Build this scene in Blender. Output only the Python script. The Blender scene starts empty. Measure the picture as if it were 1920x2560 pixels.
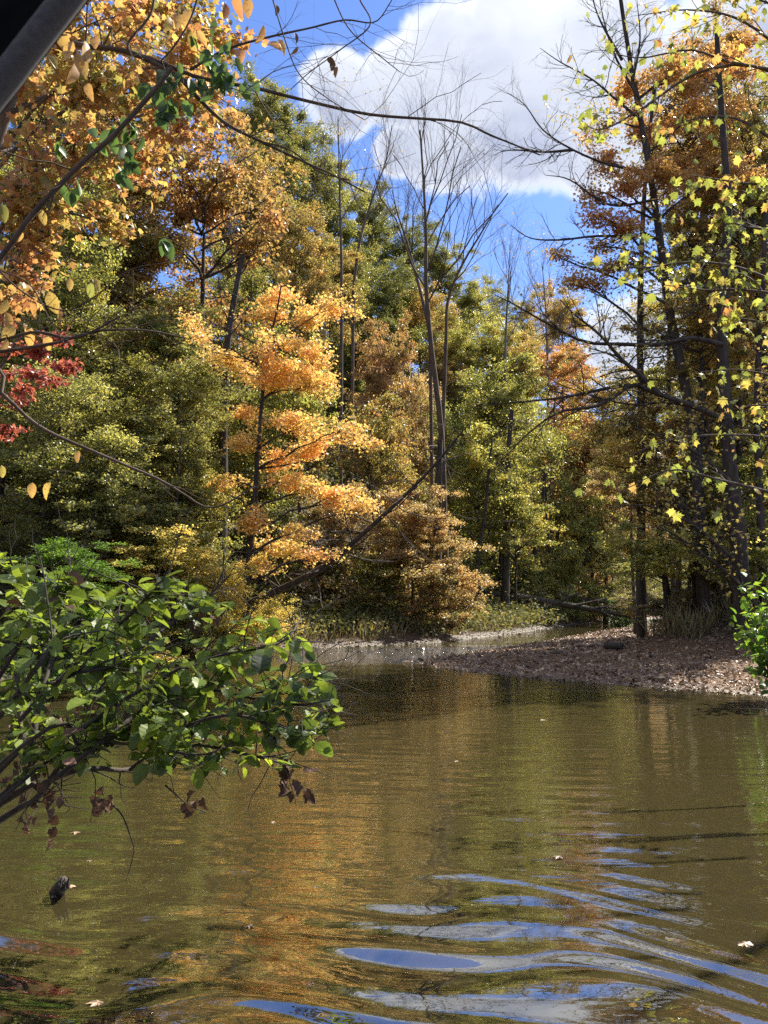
import bpy, math, random
import numpy as np
from mathutils import Vector, Matrix, noise as mnoise

# ------------------------------------------------------------------ camera, sky, sun, exposure
S = bpy.context.scene
COL = S.collection
W, H, F = 768.0, 1024.0, 800.0
CAMZ = 1.7
PITCH = math.radians(6.1)
cam = bpy.data.cameras.new('camera')
cam.sensor_fit = 'VERTICAL'; cam.sensor_height = 24.0; cam.lens = 24.0 * F / H
cam.clip_start = 0.05; cam.clip_end = 2000
cam.dof.use_dof = True; cam.dof.focus_distance = 22.0; cam.dof.aperture_fstop = 13.0
camo = bpy.data.objects.new('camera', cam); COL.objects.link(camo)
camo.location = (0, 0, CAMZ); camo.rotation_euler = (math.radians(90) + PITCH, 0, 0)
S.camera = camo

SUN_AZ, SUN_EL = math.radians(46), math.radians(47)      # azimuth clockwise from +Y (ahead), towards the right
SUND = Vector((math.sin(SUN_AZ) * math.cos(SUN_EL), math.cos(SUN_AZ) * math.cos(SUN_EL), math.sin(SUN_EL)))
sl = bpy.data.lights.new('sun', 'SUN'); sl.energy = 5.0; sl.angle = math.radians(0.5); sl.color = (1.0, 0.93, 0.80)
so = bpy.data.objects.new('sun', sl); COL.objects.link(so)
so.rotation_euler = SUND.to_track_quat('Z', 'Y').to_euler()

S.view_settings.view_transform = 'Standard'; S.view_settings.look = 'None'
S.view_settings.gamma = 1; S.view_settings.use_curve_mapping = False
S.view_settings.exposure = 1.2
S.render.engine = 'CYCLES'
cy = S.cycles
cy.max_bounces = 7; cy.diffuse_bounces = 3; cy.glossy_bounces = 3; cy.transmission_bounces = 4
cy.transparent_max_bounces = 8; cy.caustics_reflective = False; cy.caustics_refractive = False
cy.sample_clamp_indirect = 6.0; cy.use_denoising = False


def ray(px, py):
    x = (px - W / 2) / F; v = -(py - H / 2) / F
    c, s = math.cos(PITCH), math.sin(PITCH)
    return np.array([x, c - v * s, s + v * c])


def at(px, py, Y):
    d = ray(px, py)
    return np.array([0, 0, CAMZ]) + d * (Y / d[1])


def on_water(px, py, z=0.0):
    d = ray(px, py)
    return np.array([0, 0, CAMZ]) + d * ((z - CAMZ) / d[2])


class NT:
    """small node-building helper"""
    def __init__(s, tree):
        s.t = tree; s.n = tree.nodes; s.l = tree.links
    def new(s, typ, **kw):
        n = s.n.new(typ)
        for k, v in kw.items():
            if k.startswith('i_'):
                key = k[2:]
                key = int(key) if key.isdigit() else key.replace('_', ' ')
                n.inputs[key].default_value = v
            else:
                setattr(n, k, v)
        return n
    def link(s, a, b): s.l.new(a, b)
    def val(s, node, idx, v):
        if hasattr(v, 'is_output') or hasattr(v, 'links'): s.l.new(v, node.inputs[idx])
        else: node.inputs[idx].default_value = v
    def math(s, op, a, b=0.0, c=0.0, clamp=False):
        n = s.n.new('ShaderNodeMath'); n.operation = op; n.use_clamp = clamp
        s.val(n, 0, a); s.val(n, 1, b); s.val(n, 2, c)
        return n.outputs[0]
    def vmath(s, op, a, b=(0, 0, 0), out=0):
        n = s.n.new('ShaderNodeVectorMath'); n.operation = op
        s.val(n, 0, a); s.val(n, 1, b)
        return n.outputs[out]
    def smooth(s, v, a, b, lo=0.0, hi=1.0):
        n = s.n.new('ShaderNodeMapRange'); n.interpolation_type = 'SMOOTHSTEP'
        s.val(n, 0, v); n.inputs[1].default_value = a; n.inputs[2].default_value = b
        n.inputs[3].default_value = lo; n.inputs[4].default_value = hi
        return n.outputs[0]
    def noise(s, vec, scale, detail=4, rough=0.55, dist=0.0, color=False):
        n = s.n.new('ShaderNodeTexNoise')
        if vec is not None: s.l.new(vec, n.inputs['Vector'])
        n.inputs['Scale'].default_value = scale; n.inputs['Detail'].default_value = detail
        n.inputs['Roughness'].default_value = rough; n.inputs['Distortion'].default_value = dist
        return n.outputs['Color' if color else 'Fac']
    def mixc(s, f, a, b, mode='MIX'):
        n = s.n.new('ShaderNodeMix'); n.data_type = 'RGBA'; n.blend_type = mode
        s.val(n, 0, f)
        for i, v in ((6, a), (7, b)):
            if isinstance(v, tuple): n.inputs[i].default_value = v if len(v) == 4 else v + (1,)
            else: s.l.new(v, n.inputs[i])
        return n.outputs[2]
    def ramp(s, f, stops, interp='LINEAR'):
        n = s.n.new('ShaderNodeValToRGB'); s.l.new(f, n.inputs[0]); n.color_ramp.interpolation = interp
        e = n.color_ramp.elements
        while len(e) < len(stops): e.new(0.5)
        for k, (p, c) in enumerate(stops):
            e[k].position = p; e[k].color = c if len(c) == 4 else tuple(c) + (1,)
        return n.outputs[0]


# world: Nishita sky with cumulus built in directions
world = bpy.data.worlds.new('World'); S.world = world; world.use_nodes = True
nt = NT(world.node_tree); nt.n.clear()
sky = nt.new('ShaderNodeTexSky', sky_type='NISHITA'); sky.sun_disc = False
sky.sun_elevation = SUN_EL; sky.sun_rotation = SUN_AZ
sky.altitude = 200; sky.dust_density = 0.3; sky.ozone_density = 2.5; sky.air_density = 1.0
tc = nt.new('ShaderNodeTexCoord'); D = nt.vmath('NORMALIZE', tc.outputs['Generated'])
n1 = nt.noise(D, 5.0, 9, 0.58)
n2 = nt.noise(D, 16.0, 8, 0.62)
wob = nt.math('ADD', nt.math('MULTIPLY', nt.math('SUBTRACT', n1, 0.5), 1.1), nt.math('MULTIPLY', nt.math('SUBTRACT', n2, 0.5), 0.7))
blob = None
for (px, py, rp) in [(455, 55, 60), (520, 40, 85), (600, 50, 95), (400, 85, 45), (345, 95, 40), (480, 110, 66), (560, 115, 62), (640, 110, 70),
                     (720, 90, 120), (440, 142, 40), (520, 145, 42), (395, 150, 24), (590, 150, 40), (625, 345, 45), (700, 340, 75), (560, 10, 60)]:
    dv = Vector(ray(px, py)).normalized(); r = rp / F * dv.y * 1.15
    dist = nt.vmath('DISTANCE', D, tuple(dv), out=1)
    b = nt.math('SUBTRACT', 1.0, nt.math('DIVIDE', dist, r))
    blob = b if blob is None else nt.math('MAXIMUM', blob, b)
gen = nt.math('SUBTRACT', nt.math('MULTIPLY', nt.noise(nt.vmath('ADD', D, (3.1, 1.7, 0.4)), 2.2, 6, 0.5), 3.2), 1.5)   # scattered clouds elsewhere
away = nt.smooth(nt.vmath('DISTANCE', D, tuple(Vector(ray(470, 200)).normalized()), out=1), 0.45, 0.75)
gen = nt.math('SUBTRACT', nt.math('MULTIPLY', nt.math('ADD', gen, 1.0), away), 1.0)
field = nt.math('ADD', nt.math('MAXIMUM', blob, gen), wob)
mask = nt.smooth(field, -0.02, 0.30)
thick = nt.smooth(field, 0.04, 0.42)
sep = nt.new('ShaderNodeSeparateXYZ'); nt.link(D, sep.inputs[0])
billow = nt.smooth(nt.noise(nt.vmath('MULTIPLY', D, (1, 1, 1.6)), 7.0, 7, 0.5), 0.38, 0.68)
elev = nt.smooth(sep.outputs[2], 0.66, 0.54)         # undersides of the cumulus are grey
core = nt.math('MULTIPLY', thick, nt.math('ADD', nt.math('MULTIPLY', elev, 0.62), nt.math('MULTIPLY', billow, 0.38)), clamp=True)
ccol = nt.ramp(core, [(0.0, (6.6, 6.6, 6.7)), (0.25, (4.6, 4.8, 5.2)), (1.0, (2.3, 2.6, 3.5))])
skyc = nt.mixc(1.0, sky.outputs[0], (0.66, 0.76, 1.03), 'MULTIPLY')
wcol = nt.mixc(mask, skyc, ccol)
bg = nt.new('ShaderNodeBackground'); nt.link(wcol, bg.inputs[0]); bg.inputs[1].default_value = 0.097
wo = nt.new('ShaderNodeOutputWorld'); nt.link(bg.outputs[0], wo.inputs[0])

# ------------------------------------------------------------------ helpers
def tag(o, label=None, cat=None, group=None, kind=None):
    if label: o['label'] = label
    if cat: o['category'] = cat
    if group: o['group'] = group
    if kind: o['kind'] = kind
    return o


def empty(name, loc, label, cat, group=None):
    o = bpy.data.objects.new(name, None); COL.objects.link(o)
    o.location = tuple(float(v) for v in loc); o.empty_display_size = 0.3
    return tag(o, label, cat, group)


def mk(name, verts, quads=None, tris=None, rnd=None, mat=None, smooth=True, attrs=None):
    me = bpy.data.meshes.new(name)
    verts = np.asarray(verts, np.float32).reshape(-1, 3)
    nq = 0 if quads is None else len(quads); ntr = 0 if tris is None else len(tris)
    idx = []
    if nq: idx.append(np.asarray(quads, np.int32).ravel())
    if ntr: idx.append(np.asarray(tris, np.int32).ravel())
    idx = np.concatenate(idx)
    me.vertices.add(len(verts)); me.vertices.foreach_set('co', verts.ravel())
    me.loops.add(len(idx)); me.loops.foreach_set('vertex_index', idx)
    me.polygons.add(nq + ntr)
    starts = np.concatenate([np.arange(nq) * 4, nq * 4 + np.arange(ntr) * 3]).astype(np.int32)
    me.polygons.foreach_set('loop_start', starts)
    me.update(calc_edges=True)
    me.polygons.foreach_set('use_smooth', np.full(nq + ntr, smooth, bool))
    if rnd is not None:
        a = me.attributes.new('rnd', 'FLOAT', 'FACE'); a.data.foreach_set('value', np.asarray(rnd, np.float32))
    for k, v in (attrs or {}).items():
        a = me.attributes.new(k, 'FLOAT', 'POINT'); a.data.foreach_set('value', np.asarray(v, np.float32))
    if mat: me.materials.append(mat)
    return me


def link(name, me, parent=None, loc=None, mat=None):
    o = bpy.data.objects.new(name, me); COL.objects.link(o)
    if loc is not None: o.location = tuple(float(v) for v in loc)
    if parent is not None: o.parent = parent
    if mat is not None:
        o.material_slots[0].link = 'OBJECT'; o.material_slots[0].material = mat
    return o


def norm(v):
    v = np.asarray(v, float)
    return v / np.maximum(np.linalg.norm(v, axis=-1, keepdims=True), 1e-9)


class Wood:
    """collects tapered tubes"""
    def __init__(s): s.v = []; s.q = []; s.n = 0
    def tube(s, pts, rad, sides=5, cap=False, lump=0.0, rng=None):
        pts = np.asarray(pts, float); rad = np.asarray(rad, float)
        t = norm(np.gradient(pts, axis=0))
        main = norm(pts[-1] - pts[0]); ref = np.array([1., 0, 0]) if abs(main[0]) < 0.7 else np.array([0, 1., 0])
        u = norm(np.cross(t, ref)); w = np.cross(t, u)
        a = np.arange(sides) / sides * 2 * math.pi
        rr = rad[:, None] * np.ones(sides)
        if lump and rng is not None: rr = rr * (1 + rng.normal(0, lump, rr.shape))
        ring = pts[:, None, :] + (u[:, None, :] * np.cos(a)[None, :, None] + w[:, None, :] * np.sin(a)[None, :, None]) * rr[..., None]
        m = len(pts)
        i = (np.arange(m - 1)[:, None] * sides + np.arange(sides)[None, :]).ravel()
        j = (np.arange(m - 1)[:, None] * sides + (np.arange(sides) + 1)[None, :] % sides).ravel()
        s.q.append(np.stack([i, j, j + sides, i + sides], 1) + s.n)
        s.v.append(ring.reshape(-1, 3)); s.n += m * sides
        if cap:
            c = np.array([pts[-1]] ); s.v.append(c); ci = s.n; s.n += 1
            base = ci - sides
            k = np.arange(0, sides, 1)
            s.q.append(np.stack([base + k, base + (k + 1) % sides, np.full(sides, ci), np.full(sides, ci)], 1)[:, :4]) if False else None
            s.caps = getattr(s, 'caps', []) + [(base + kk, base + (kk + 1) % sides, ci) for kk in range(sides)]
    def mesh(s, name, mat=None, origin=(0, 0, 0)):
        v = np.concatenate(s.v) - np.asarray(origin, float)
        tr = np.array(s.caps) if getattr(s, 'caps', None) else None
        return mk(name, v, np.concatenate(s.q), tr, mat=mat)


def poly(p0, p1, n, rng, wob=0.06, sag=0.0, bow=None):
    """wobbly path from p0 to p1; sag>0 lifts the middle"""
    t = np.linspace(0, 1, n)[:, None]
    p0 = np.asarray(p0, float); p1 = np.asarray(p1, float)
    L = np.linalg.norm(p1 - p0)
    p = p0 + (p1 - p0) * t
    w = np.cumsum(rng.normal(0, 1, (n, 3)), 0); w -= w[0] + (w[-1] - w[0]) * t
    p = p + w * wob * L / math.sqrt(n)
    p[:, 2] += (np.sin(t[:, 0] * math.pi) * sag * L)
    return p


def smoothpath(pts, n):
    """Catmull-Rom resample"""
    P = np.asarray(pts, float)
    P = np.vstack([2 * P[0] - P[1], P, 2 * P[-1] - P[-2]])
    seg = len(P) - 3; out = []
    for u in np.linspace(0, seg - 1e-6, n):
        k = int(u); f = u - k; a, b, c, d = P[k:k + 4]
        out.append(0.5 * (2 * b + (c - a) * f + (2 * a - 5 * b + 4 * c - d) * f * f + (3 * b - a - 3 * c + d) * f ** 3))
    return np.array(out)


# leaf templates (local: x along the leaf 0..1, y across, z normal) -> verts, tris
def tpl_diamond():
    v = [(0, 0, 0), (.5, .36, .10), (1, 0, -.05), (.5, -.36, .10)]
    return np.array(v, float), np.array([(0, 2, 1), (0, 3, 2)])


def tpl_ovate(n=5, serr=0.0, width=.38, curl=.12, fold=.12, wav=0.0, seed=0):
    rg = np.random.default_rng(seed)
    mid = []; lt = []; rt = []
    xs = np.linspace(0, 1, n + 1)
    for k, x in enumerate(xs):
        z = -curl * x * x
        mid.append((x, 0, z))
    for k in range(1, n * 2):
        x = k / (n * 2)
        w = width * (math.sin(math.pi * x ** 0.8) ** 0.75) * (1 + (serr if k % 2 else -serr))
        z = -curl * x * x + fold * w / width
        lt.append((x + .03, w, z + wav * rg.normal())); rt.append((x + .03, -w, z + wav * rg.normal()))
    v = mid + lt + rt; tr = []
    m = len(mid); L = len(lt)
    for off, flip in ((m, 0), (m + L, 1)):
        for k in range(L - 1):
            mi = min(int((k + 1.5) / 2 + 0.5), n - 1) if False else int(round((k + 1.5) / 2))
            a = mi; t = (a, off + k + 1, off + k); tr.append(t if not flip else t[::-1])
        for k in range(n):
            # edge vertex whose x matches this midrib span
            e = off + min(max(2 * k, 0), L - 1)
            t = (k, k + 1, e); tr.append(t if not flip else t[::-1])
    return np.array(v, float), np.array(tr)


def tpl_lobed(lobes=5, depth=.5, tooth=False, curl=.12, seed=0):
    """maple / sycamore leaf, fan from the centre"""
    rg = np.random.default_rng(seed)
    out = []
    angs = np.radians([-118, -58, 0, 58, 118]) if lobes == 5 else np.radians([-75, 0, 75])
    lens = [.42, .58, .62, .58, .42] if lobes == 5 else [.52, .62, .52]
    c = np.array([.38, 0])
    out.append((0.0, 0.0))
    for k, (a, l) in enumerate(zip(angs, lens)):
        if tooth: out.append(tuple(c + l * .62 * np.array([math.cos(a - .32), math.sin(a - .32)])))
        out.append(tuple(c + l * np.array([math.cos(a), math.sin(a)])))
        if tooth: out.append(tuple(c + l * .62 * np.array([math.cos(a + .32), math.sin(a + .32)])))
        if k < len(angs) - 1:
            b = (a + angs[k + 1]) / 2
            out.append(tuple(c + .5 * depth * np.array([math.cos(b), math.sin(b)])))
    v = [(c[0], 0, 0)] + [(x, y, -curl * ((x - c[0]) ** 2 + y * y) * 2 + rg.normal(0, .035)) for x, y in out]
    m = len(out)
    tr = [(0, 1 + k, 1 + (k + 1) % m) for k in range(m)]
    return np.array(v, float), np.array(tr)


def rot_leaf(rng, n, droop=0.0, flat=0.6, away=None):
    """frames: a (axis), b (across), n (normal)"""
    nn = norm(np.array([0, 0, 1.0]) + rng.normal(0, flat, (n, 3)))
    ax = rng.normal(0, 1, (n, 3)); ax[:, 2] -= droop * 1.5
    if away is not None: ax = ax * 0.7 + away
    ax = ax - nn * np.sum(ax * nn, 1)[:, None]; ax = norm(ax)
    if droop: 
        ax[:, 2] -= droop; ax = norm(ax); nn = norm(nn - ax * np.sum(ax * nn, 1)[:, None])
    return ax, np.cross(nn, ax), nn


def leaves_arrays(pos, size, frames, tpl, rng, rnd=None):
    tv, tt = tpl; a, b, n = frames; N = len(pos); k = len(tv)
    sz = size[:, None, None]
    v = pos[:, None, :] + sz * (a[:, None, :] * tv[None, :, 0:1] + b[:, None, :] * tv[None, :, 1:2] + n[:, None, :] * tv[None, :, 2:3])
    t = tt[None] + (np.arange(N) * k)[:, None, None]
    if rnd is None: rnd = rng.random(N)
    return v.reshape(-1, 3), t.reshape(-1, 3), np.repeat(rnd, len(tt))


# ------------------------------------------------------------------ materials
def new_mat(name):
    m = bpy.data.materials.new(name); m.use_nodes = True
    t = NT(m.node_tree); t.n.clear()
    out = t.new('ShaderNodeOutputMaterial')
    return m, t, out


def leaf_mat(name, cols, rough=0.34, trans=0.56, spec=0.55, scale=0.7, spots=0.0, sat=.80):
    """cols: list of (pos, rgb) over a per-leaf value blended with soft clusters"""
    m, t, out = new_mat(name)
    at_ = t.new('ShaderNodeAttribute', attribute_name='rnd')
    oi = t.new('ShaderNodeObjectInfo')
    geo = t.new('ShaderNodeNewGeometry')
    ns = t.noise(geo.outputs['Position'], scale, 3, 0.6)
    r = t.math('FRACT', t.math('ADD', at_.outputs['Fac'], oi.outputs['Random']))
    f = t.math('ADD', t.math('MULTIPLY', r, 0.55), t.math('MULTIPLY', t.smooth(ns, 0.3, 0.7), 0.45))
    c = t.ramp(f, cols)
    if spots:
        tcn = t.new('ShaderNodeTexCoord')
        sp = t.smooth(t.noise(tcn.outputs['Object'], 9.0, 3, 0.6), 0.55, 0.68)
        c = t.mixc(t.math('MULTIPLY', sp, spots), c, (0.10, 0.045, 0.015))
    hs = t.new('ShaderNodeHueSaturation'); t.link(c, hs.inputs['Color'])
    t.link(t.math('ADD', 0.85, t.math('MULTIPLY', t.math('FRACT', t.math('MULTIPLY', r, 7.31)), 0.62)), hs.inputs['Value'])
    c = hs.outputs[0]
    hs.inputs['Saturation'].default_value = sat
    p = t.new('ShaderNodeBsdfPrincipled'); t.link(c, p.inputs['Base Color'])
    p.inputs['Roughness'].default_value = rough; p.inputs['Specular IOR Level'].default_value = spec
    tr = t.new('ShaderNodeBsdfTranslucent')
    t.link(t.mixc(1.0, c, (1.35, 1.25, 0.75), 'MULTIPLY'), tr.inputs[0])
    mx = t.new('ShaderNodeMixShader'); mx.inputs[0].default_value = trans
    t.link(p.outputs[0], mx.inputs[1]); t.link(tr.outputs[0], mx.inputs[2]); t.link(mx.outputs[0], out.inputs[0])
    return m


LM = {}
LM['orange'] = leaf_mat('leaf_orange', [(0, (.24, .19, .04)), (.35, (.44, .25, .05)), (.7, (.52, .22, .05)), (1, (.40, .11, .03))])
LM['golden'] = leaf_mat('leaf_golden', [(0, (.22, .25, .06)), (.3, (.56, .43, .09)), (.7, (.72, .41, .08)), (1, (.66, .27, .05))], trans=.5)
LM['rust'] = leaf_mat('leaf_rust', [(0, (.16, .14, .025)), (.35, (.32, .21, .05)), (.65, (.38, .19, .05)), (1, (.30, .11, .035))])
LM['rustgold'] = leaf_mat('leaf_rust_gold', [(0, (.11, .14, .025)), (.4, (.25, .22, .04)), (.75, (.46, .28, .04)), (1, (.46, .17, .03))])
LM['olive'] = leaf_mat('leaf_olive', [(0, (.08, .11, .02)), (.5, (.18, .20, .035)), (.8, (.32, .28, .04)), (1, (.44, .24, .03))])
LM['green'] = leaf_mat('leaf_green', [(0, (.10, .12, .02)), (.45, (.22, .24, .035)), (.8, (.38, .35, .05)), (1, (.54, .40, .05))])
LM['darkgreen'] = leaf_mat('leaf_dark_green', [(0, (.07, .09, .018)), (.6, (.16, .18, .028)), (1, (.34, .31, .04))])
LM['silver'] = leaf_mat('leaf_silver_green', [(0, (.12, .14, .04)), (.5, (.26, .28, .065)), (.8, (.42, .41, .10)), (1, (.56, .45, .08))], rough=.33, spec=.6)
LM['yellowgreen'] = leaf_mat('leaf_yellow_green', [(0, (.12, .15, .03)), (.5, (.30, .33, .05)), (.8, (.50, .46, .06)), (1, (.60, .38, .05))])
LM['yellow'] = leaf_mat('leaf_yellow', [(0, (.24, .27, .04)), (.5, (.52, .46, .07)), (.8, (.68, .50, .07)), (1, (.62, .28, .04))], rough=.55, spec=.3)
LM['tan'] = leaf_mat('leaf_tan', [(0, (.13, .13, .05)), (.4, (.32, .24, .09)), (.7, (.48, .33, .13)), (1, (.46, .22, .09))])
LM['brightgreen'] = leaf_mat('leaf_bright_green', [(0, (.05, .11, .02)), (.5, (.10, .20, .03)), (1, (.22, .32, .04))], rough=.38, sat=1.0)
LM['red'] = leaf_mat('leaf_red', [(0, (.16, .03, .025)), (.5, (.32, .03, .03)), (1, (.42, .12, .05))])
LM['maplemix'] = leaf_mat('leaf_maple_mix', [(0, (.12, .15, .03)), (.3, (.27, .26, .05)), (.55, (.44, .27, .05)), (.8, (.42, .16, .04)), (1, (.22, .07, .03))], scale=1.2)
LM['sycamore'] = leaf_mat('leaf_sycamore', [(0, (.12, .19, .02)), (.5, (.27, .32, .03)), (.75, (.46, .38, .04)), (.92, (.42, .18, .03)), (1, (.25, .07, .03))], trans=.5, scale=1.5)
LM['alder'] = leaf_mat('leaf_alder', [(0, (.035, .06, .02)), (.4, (.09, .14, .028)), (.8, (.21, .29, .04)), (1, (.36, .42, .05))], rough=.44, trans=.54, spec=.45, spots=.25, sat=1.0, scale=2.0)
LM['walnutgreen'] = leaf_mat('leaf_walnut_green', [(0, (.03, .08, .02)), (1, (.12, .25, .04))], rough=.4, trans=.45)
LM['walnutgold'] = leaf_mat('leaf_walnut_gold', [(0, (.42, .36, .05)), (.5, (.55, .32, .05)), (1, (.45, .17, .03))], rough=.45, trans=.45, spots=.6)
LM['dead'] = leaf_mat('leaf_dead', [(0, (.05, .025, .015)), (.6, (.12, .055, .03)), (1, (.22, .11, .06))], rough=.7, trans=.1, spec=.2)
LM['litter'] = leaf_mat('leaf_litter', [(0, (.05, .027, .012)), (.45, (.21, .12, .05)), (.8, (.44, .27, .12)), (.95, (.66, .47, .25)), (1, (.60, .19, .04))], rough=.45, trans=.05, spec=.6, scale=2.)
LM['weed'] = leaf_mat('leaf_weed', [(0, (.08, .09, .03)), (.5, (.20, .17, .06)), (1, (.36, .26, .12))], trans=.35)
LM['herb'] = leaf_mat('leaf_herb', [(0, (.05, .07, .02)), (.5, (.16, .17, .04)), (1, (.38, .30, .07))], trans=.35, rough=.6, spec=.25)


def bark_mat(name, a, b, scale=8, rough=.85, moss=None):
    m, t, out = new_mat(name)
    geo = t.new('ShaderNodeNewGeometry')
    v = t.vmath('MULTIPLY', geo.outputs['Position'], (1, 1, .22))
    n = t.noise(v, scale, 6, .65, .4)
    c = t.ramp(n, [(.3, a), (.7, b)])
    if moss:
        c = t.mixc(t.smooth(t.noise(geo.outputs['Position'], 2.2, 4, .6), .52, .64), c, moss)
    p = t.new('ShaderNodeBsdfPrincipled'); t.link(c, p.inputs['Base Color']); p.inputs['Roughness'].default_value = rough
    p.inputs['Specular IOR Level'].default_value = .25
    bm = t.new('ShaderNodeBump'); bm.inputs['Strength'].default_value = .7; bm.inputs['Distance'].default_value = .03
    t.link(n, bm.inputs['Height']); t.link(bm.outputs[0], p.inputs['Normal'])
    t.link(p.outputs[0], out.inputs[0])
    return m


BM = {
    'dark': bark_mat('bark_dark', (.025, .02, .016), (.10, .085, .07)),
    'brown': bark_mat('bark_brown', (.05, .035, .025), (.17, .125, .09)),
    'grey': bark_mat('bark_grey', (.07, .06, .05), (.24, .21, .18), 5),
    'pale': bark_mat('bark_pale', (.10, .08, .065), (.30, .25, .21), 4),
    'twig': bark_mat('bark_twig', (.06, .045, .035), (.20, .16, .13), 20),
    'mossy': bark_mat('bark_mossy', (.03, .025, .018), (.12, .10, .07), 8, moss=(.06, .075, .03)),
    'dry': bark_mat('wood_dry', (.15, .12, .10), (.42, .36, .31), 6),
}

# ------------------------------------------------------------------ terrain
WATER = np.array([(-3.6, -40), (-3.4, 4), (-4.6, 7), (-7, 10), (-8, 15), (-7.6, 20), (-6, 24), (-3.6, 26.2), (-.5, 28.5), (2.3, 31), (6, 38),
                  (12.7, 52), (19, 62), (28, 70), (45, 76), (70, 80), (70, 73), (46, 70), (32, 62), (23, 56), (17.3, 50), (12, 43), (7.5, 34),
                  (4.3, 27.7), (1.5, 23.2), (.7, 21.3), (1.6, 19.2), (3.6, 16.8), (6.7, 14), (8.4, 11), (7.4, 6), (6.4, -40)], float)
HILL = np.array([(-10.5, -150), (-10.5, 10), (-11, 20), (-8.5, 29), (-1, 37), (6, 50), (13, 70), (30, 86), (60, 97), (300, 120), (300, 900),
                 (-600, 900), (-600, -150)], float)
RHILL = np.array([(40, -200), (34, 20), (44, 50), (80, 60), (400, 60), (400, -200)], float)


def sdf(P, x, y):
    """positive inside"""
    d = np.full(x.shape, 1e18); ins = np.zeros(x.shape, bool)
    for k in range(len(P)):
        a = P[k]; b = P[(k + 1) % len(P)]; e = b - a
        wx = x - a[0]; wy = y - a[1]
        t = np.clip((wx * e[0] + wy * e[1]) / (e @ e), 0, 1)
        d = np.minimum(d, (wx - e[0] * t) ** 2 + (wy - e[1] * t) ** 2)
        c = ((a[1] > y) != (b[1] > y))
        if abs(e[1]) > 1e-9: ins ^= c & (x < (y - a[1]) / e[1] * e[0] + a[0])
    d = np.sqrt(d)
    return np.where(ins, d, -d)


def vnoise(x, y, s, seed=0):
    """cheap value-noise from sums of rotated sines"""
    rg = np.random.default_rng(seed); o = 0
    for k in range(7):
        a = rg.random() * 6.28; f = s * (0.6 + 1.5 * rg.random()); ph = rg.random() * 6.28
        o = o + np.sin((x * math.cos(a) + y * math.sin(a)) * f + ph + 1.3 * np.sin((x * math.sin(a) - y * math.cos(a)) * f * .7 + ph * 2))
    return o / 7


def terrain(x, y):
    x = np.asarray(x, float); y = np.asarray(y, float)
    w = sdf(WATER, x, y); hl = sdf(HILL, x, y); rh = sdf(RHILL, x, y)
    cx = np.interp(y, [-50, 0, 15, 22, 30, 50, 70, 100], [0, 0, 0, -1, 4, 14, 24, 60])
    right = x > cx
    d = np.maximum(-w, 0)
    zl = .7 * (1 - np.exp(-d / 2.2)) + .02 * d
    zr = np.where(d < 4.5, .075 * d, .34 + .26 * (d - 4.5)); zr = np.where(d > 9, 1.5 + .03 * (d - 9), zr)
    z = np.where(right, zr, zl)
    depth = np.interp(y, [-50, 18, 21.5, 26, 30, 60], [.75, .6, .09, .09, .4, .5])
    dd = np.maximum(w, 0)
    z = np.where(w > 0, -depth * (1 - np.exp(-dd / 1.4)) - .015, z)
    h = np.maximum(hl, 0); z = z + 52 * (1 - np.exp(-.78 * h / 52)) * (h > 0)
    r = np.maximum(rh, 0); z = z + 25 * (1 - np.exp(-.45 * r / 25))
    amp = np.clip(np.abs(w) / 3, .15, 1)
    z = z + amp * (.05 * vnoise(x, y, 1.6, 3) + .10 * vnoise(x, y, .45, 5) * (np.abs(w) > 2)) * np.where(w > 0, .5, 1)
    z = z + np.clip(h / 10, 0, 1) * .8 * vnoise(x, y, .18, 8)
    return z


def grid_axis(lo, hi, fine_lo, fine_hi, step, grow=1.09):
    a = list(np.arange(fine_lo, fine_hi, step))
    s = step; v = a[-1]
    while v < hi: s *= grow; v += s; a.append(v)
    s = step; v = a[0]; b = []
    while v > lo: s *= grow; v -= s; b.append(v)
    return np.array(b[::-1] + a)


def sheet(xs, ys, zf):
    X, Y = np.meshgrid(xs, ys); Z = zf(X, Y)
    v = np.stack([X, Y, Z], -1).reshape(-1, 3)
    nx, ny = len(xs), len(ys)
    i = (np.arange(ny - 1)[:, None] * nx + np.arange(nx - 1)[None, :]).ravel()
    return v, np.stack([i, i + 1, i + nx + 1, i + nx], 1)


gx = grid_axis(-700, 700, -10, 16, .2, 1.09); gy = grid_axis(-300, 1000, 4, 36, .2, 1.08)
v, q = sheet(gx, gy, terrain)
wd = sdf(WATER, v[:, 0], v[:, 1])
gm, t, out = new_mat('ground_soil')
geo = t.new('ShaderNodeNewGeometry'); P = geo.outputs['Position']
wa = t.new('ShaderNodeAttribute', attribute_name='wd').outputs['Fac']
spx = t.new('ShaderNodeSeparateXYZ'); t.link(P, spx.inputs[0])
bar = t.smooth(t.math('SUBTRACT', t.math('MULTIPLY', spx.outputs[0], 2.1), spx.outputs[1]), -26., -18., .25, 1.)
litter = t.ramp(t.noise(P, 9, 6, .7), [(.32, (.018, .012, .008)), (.5, (.055, .036, .022)), (.62, (.11, .07, .04)), (.75, (.18, .11, .05))])
gv = t.new('ShaderNodeTexVoronoi'); t.link(P, gv.inputs['Vector']); gv.inputs['Scale'].default_value = 14
gcol = t.mixc(.5, t.ramp(gv.outputs['Color'], [(.1, (.11, .075, .05)), (.5, (.22, .155, .11)), (.9, (.36, .27, .20))]), litter)
gcol = t.mixc(1.0, t.mixc(.5, gcol, (.15, .10, .065)), (1.0, .76, .48), 'MULTIPLY')
bed = t.ramp(t.noise(t.vmath('MULTIPLY', P, (1, 1, .3)), 3.5, 6, .65), [(.34, (.05, .045, .02)), (.48, (.22, .17, .07)), (.6, (.42, .33, .14)), (.72, (.62, .50, .26))])
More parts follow.
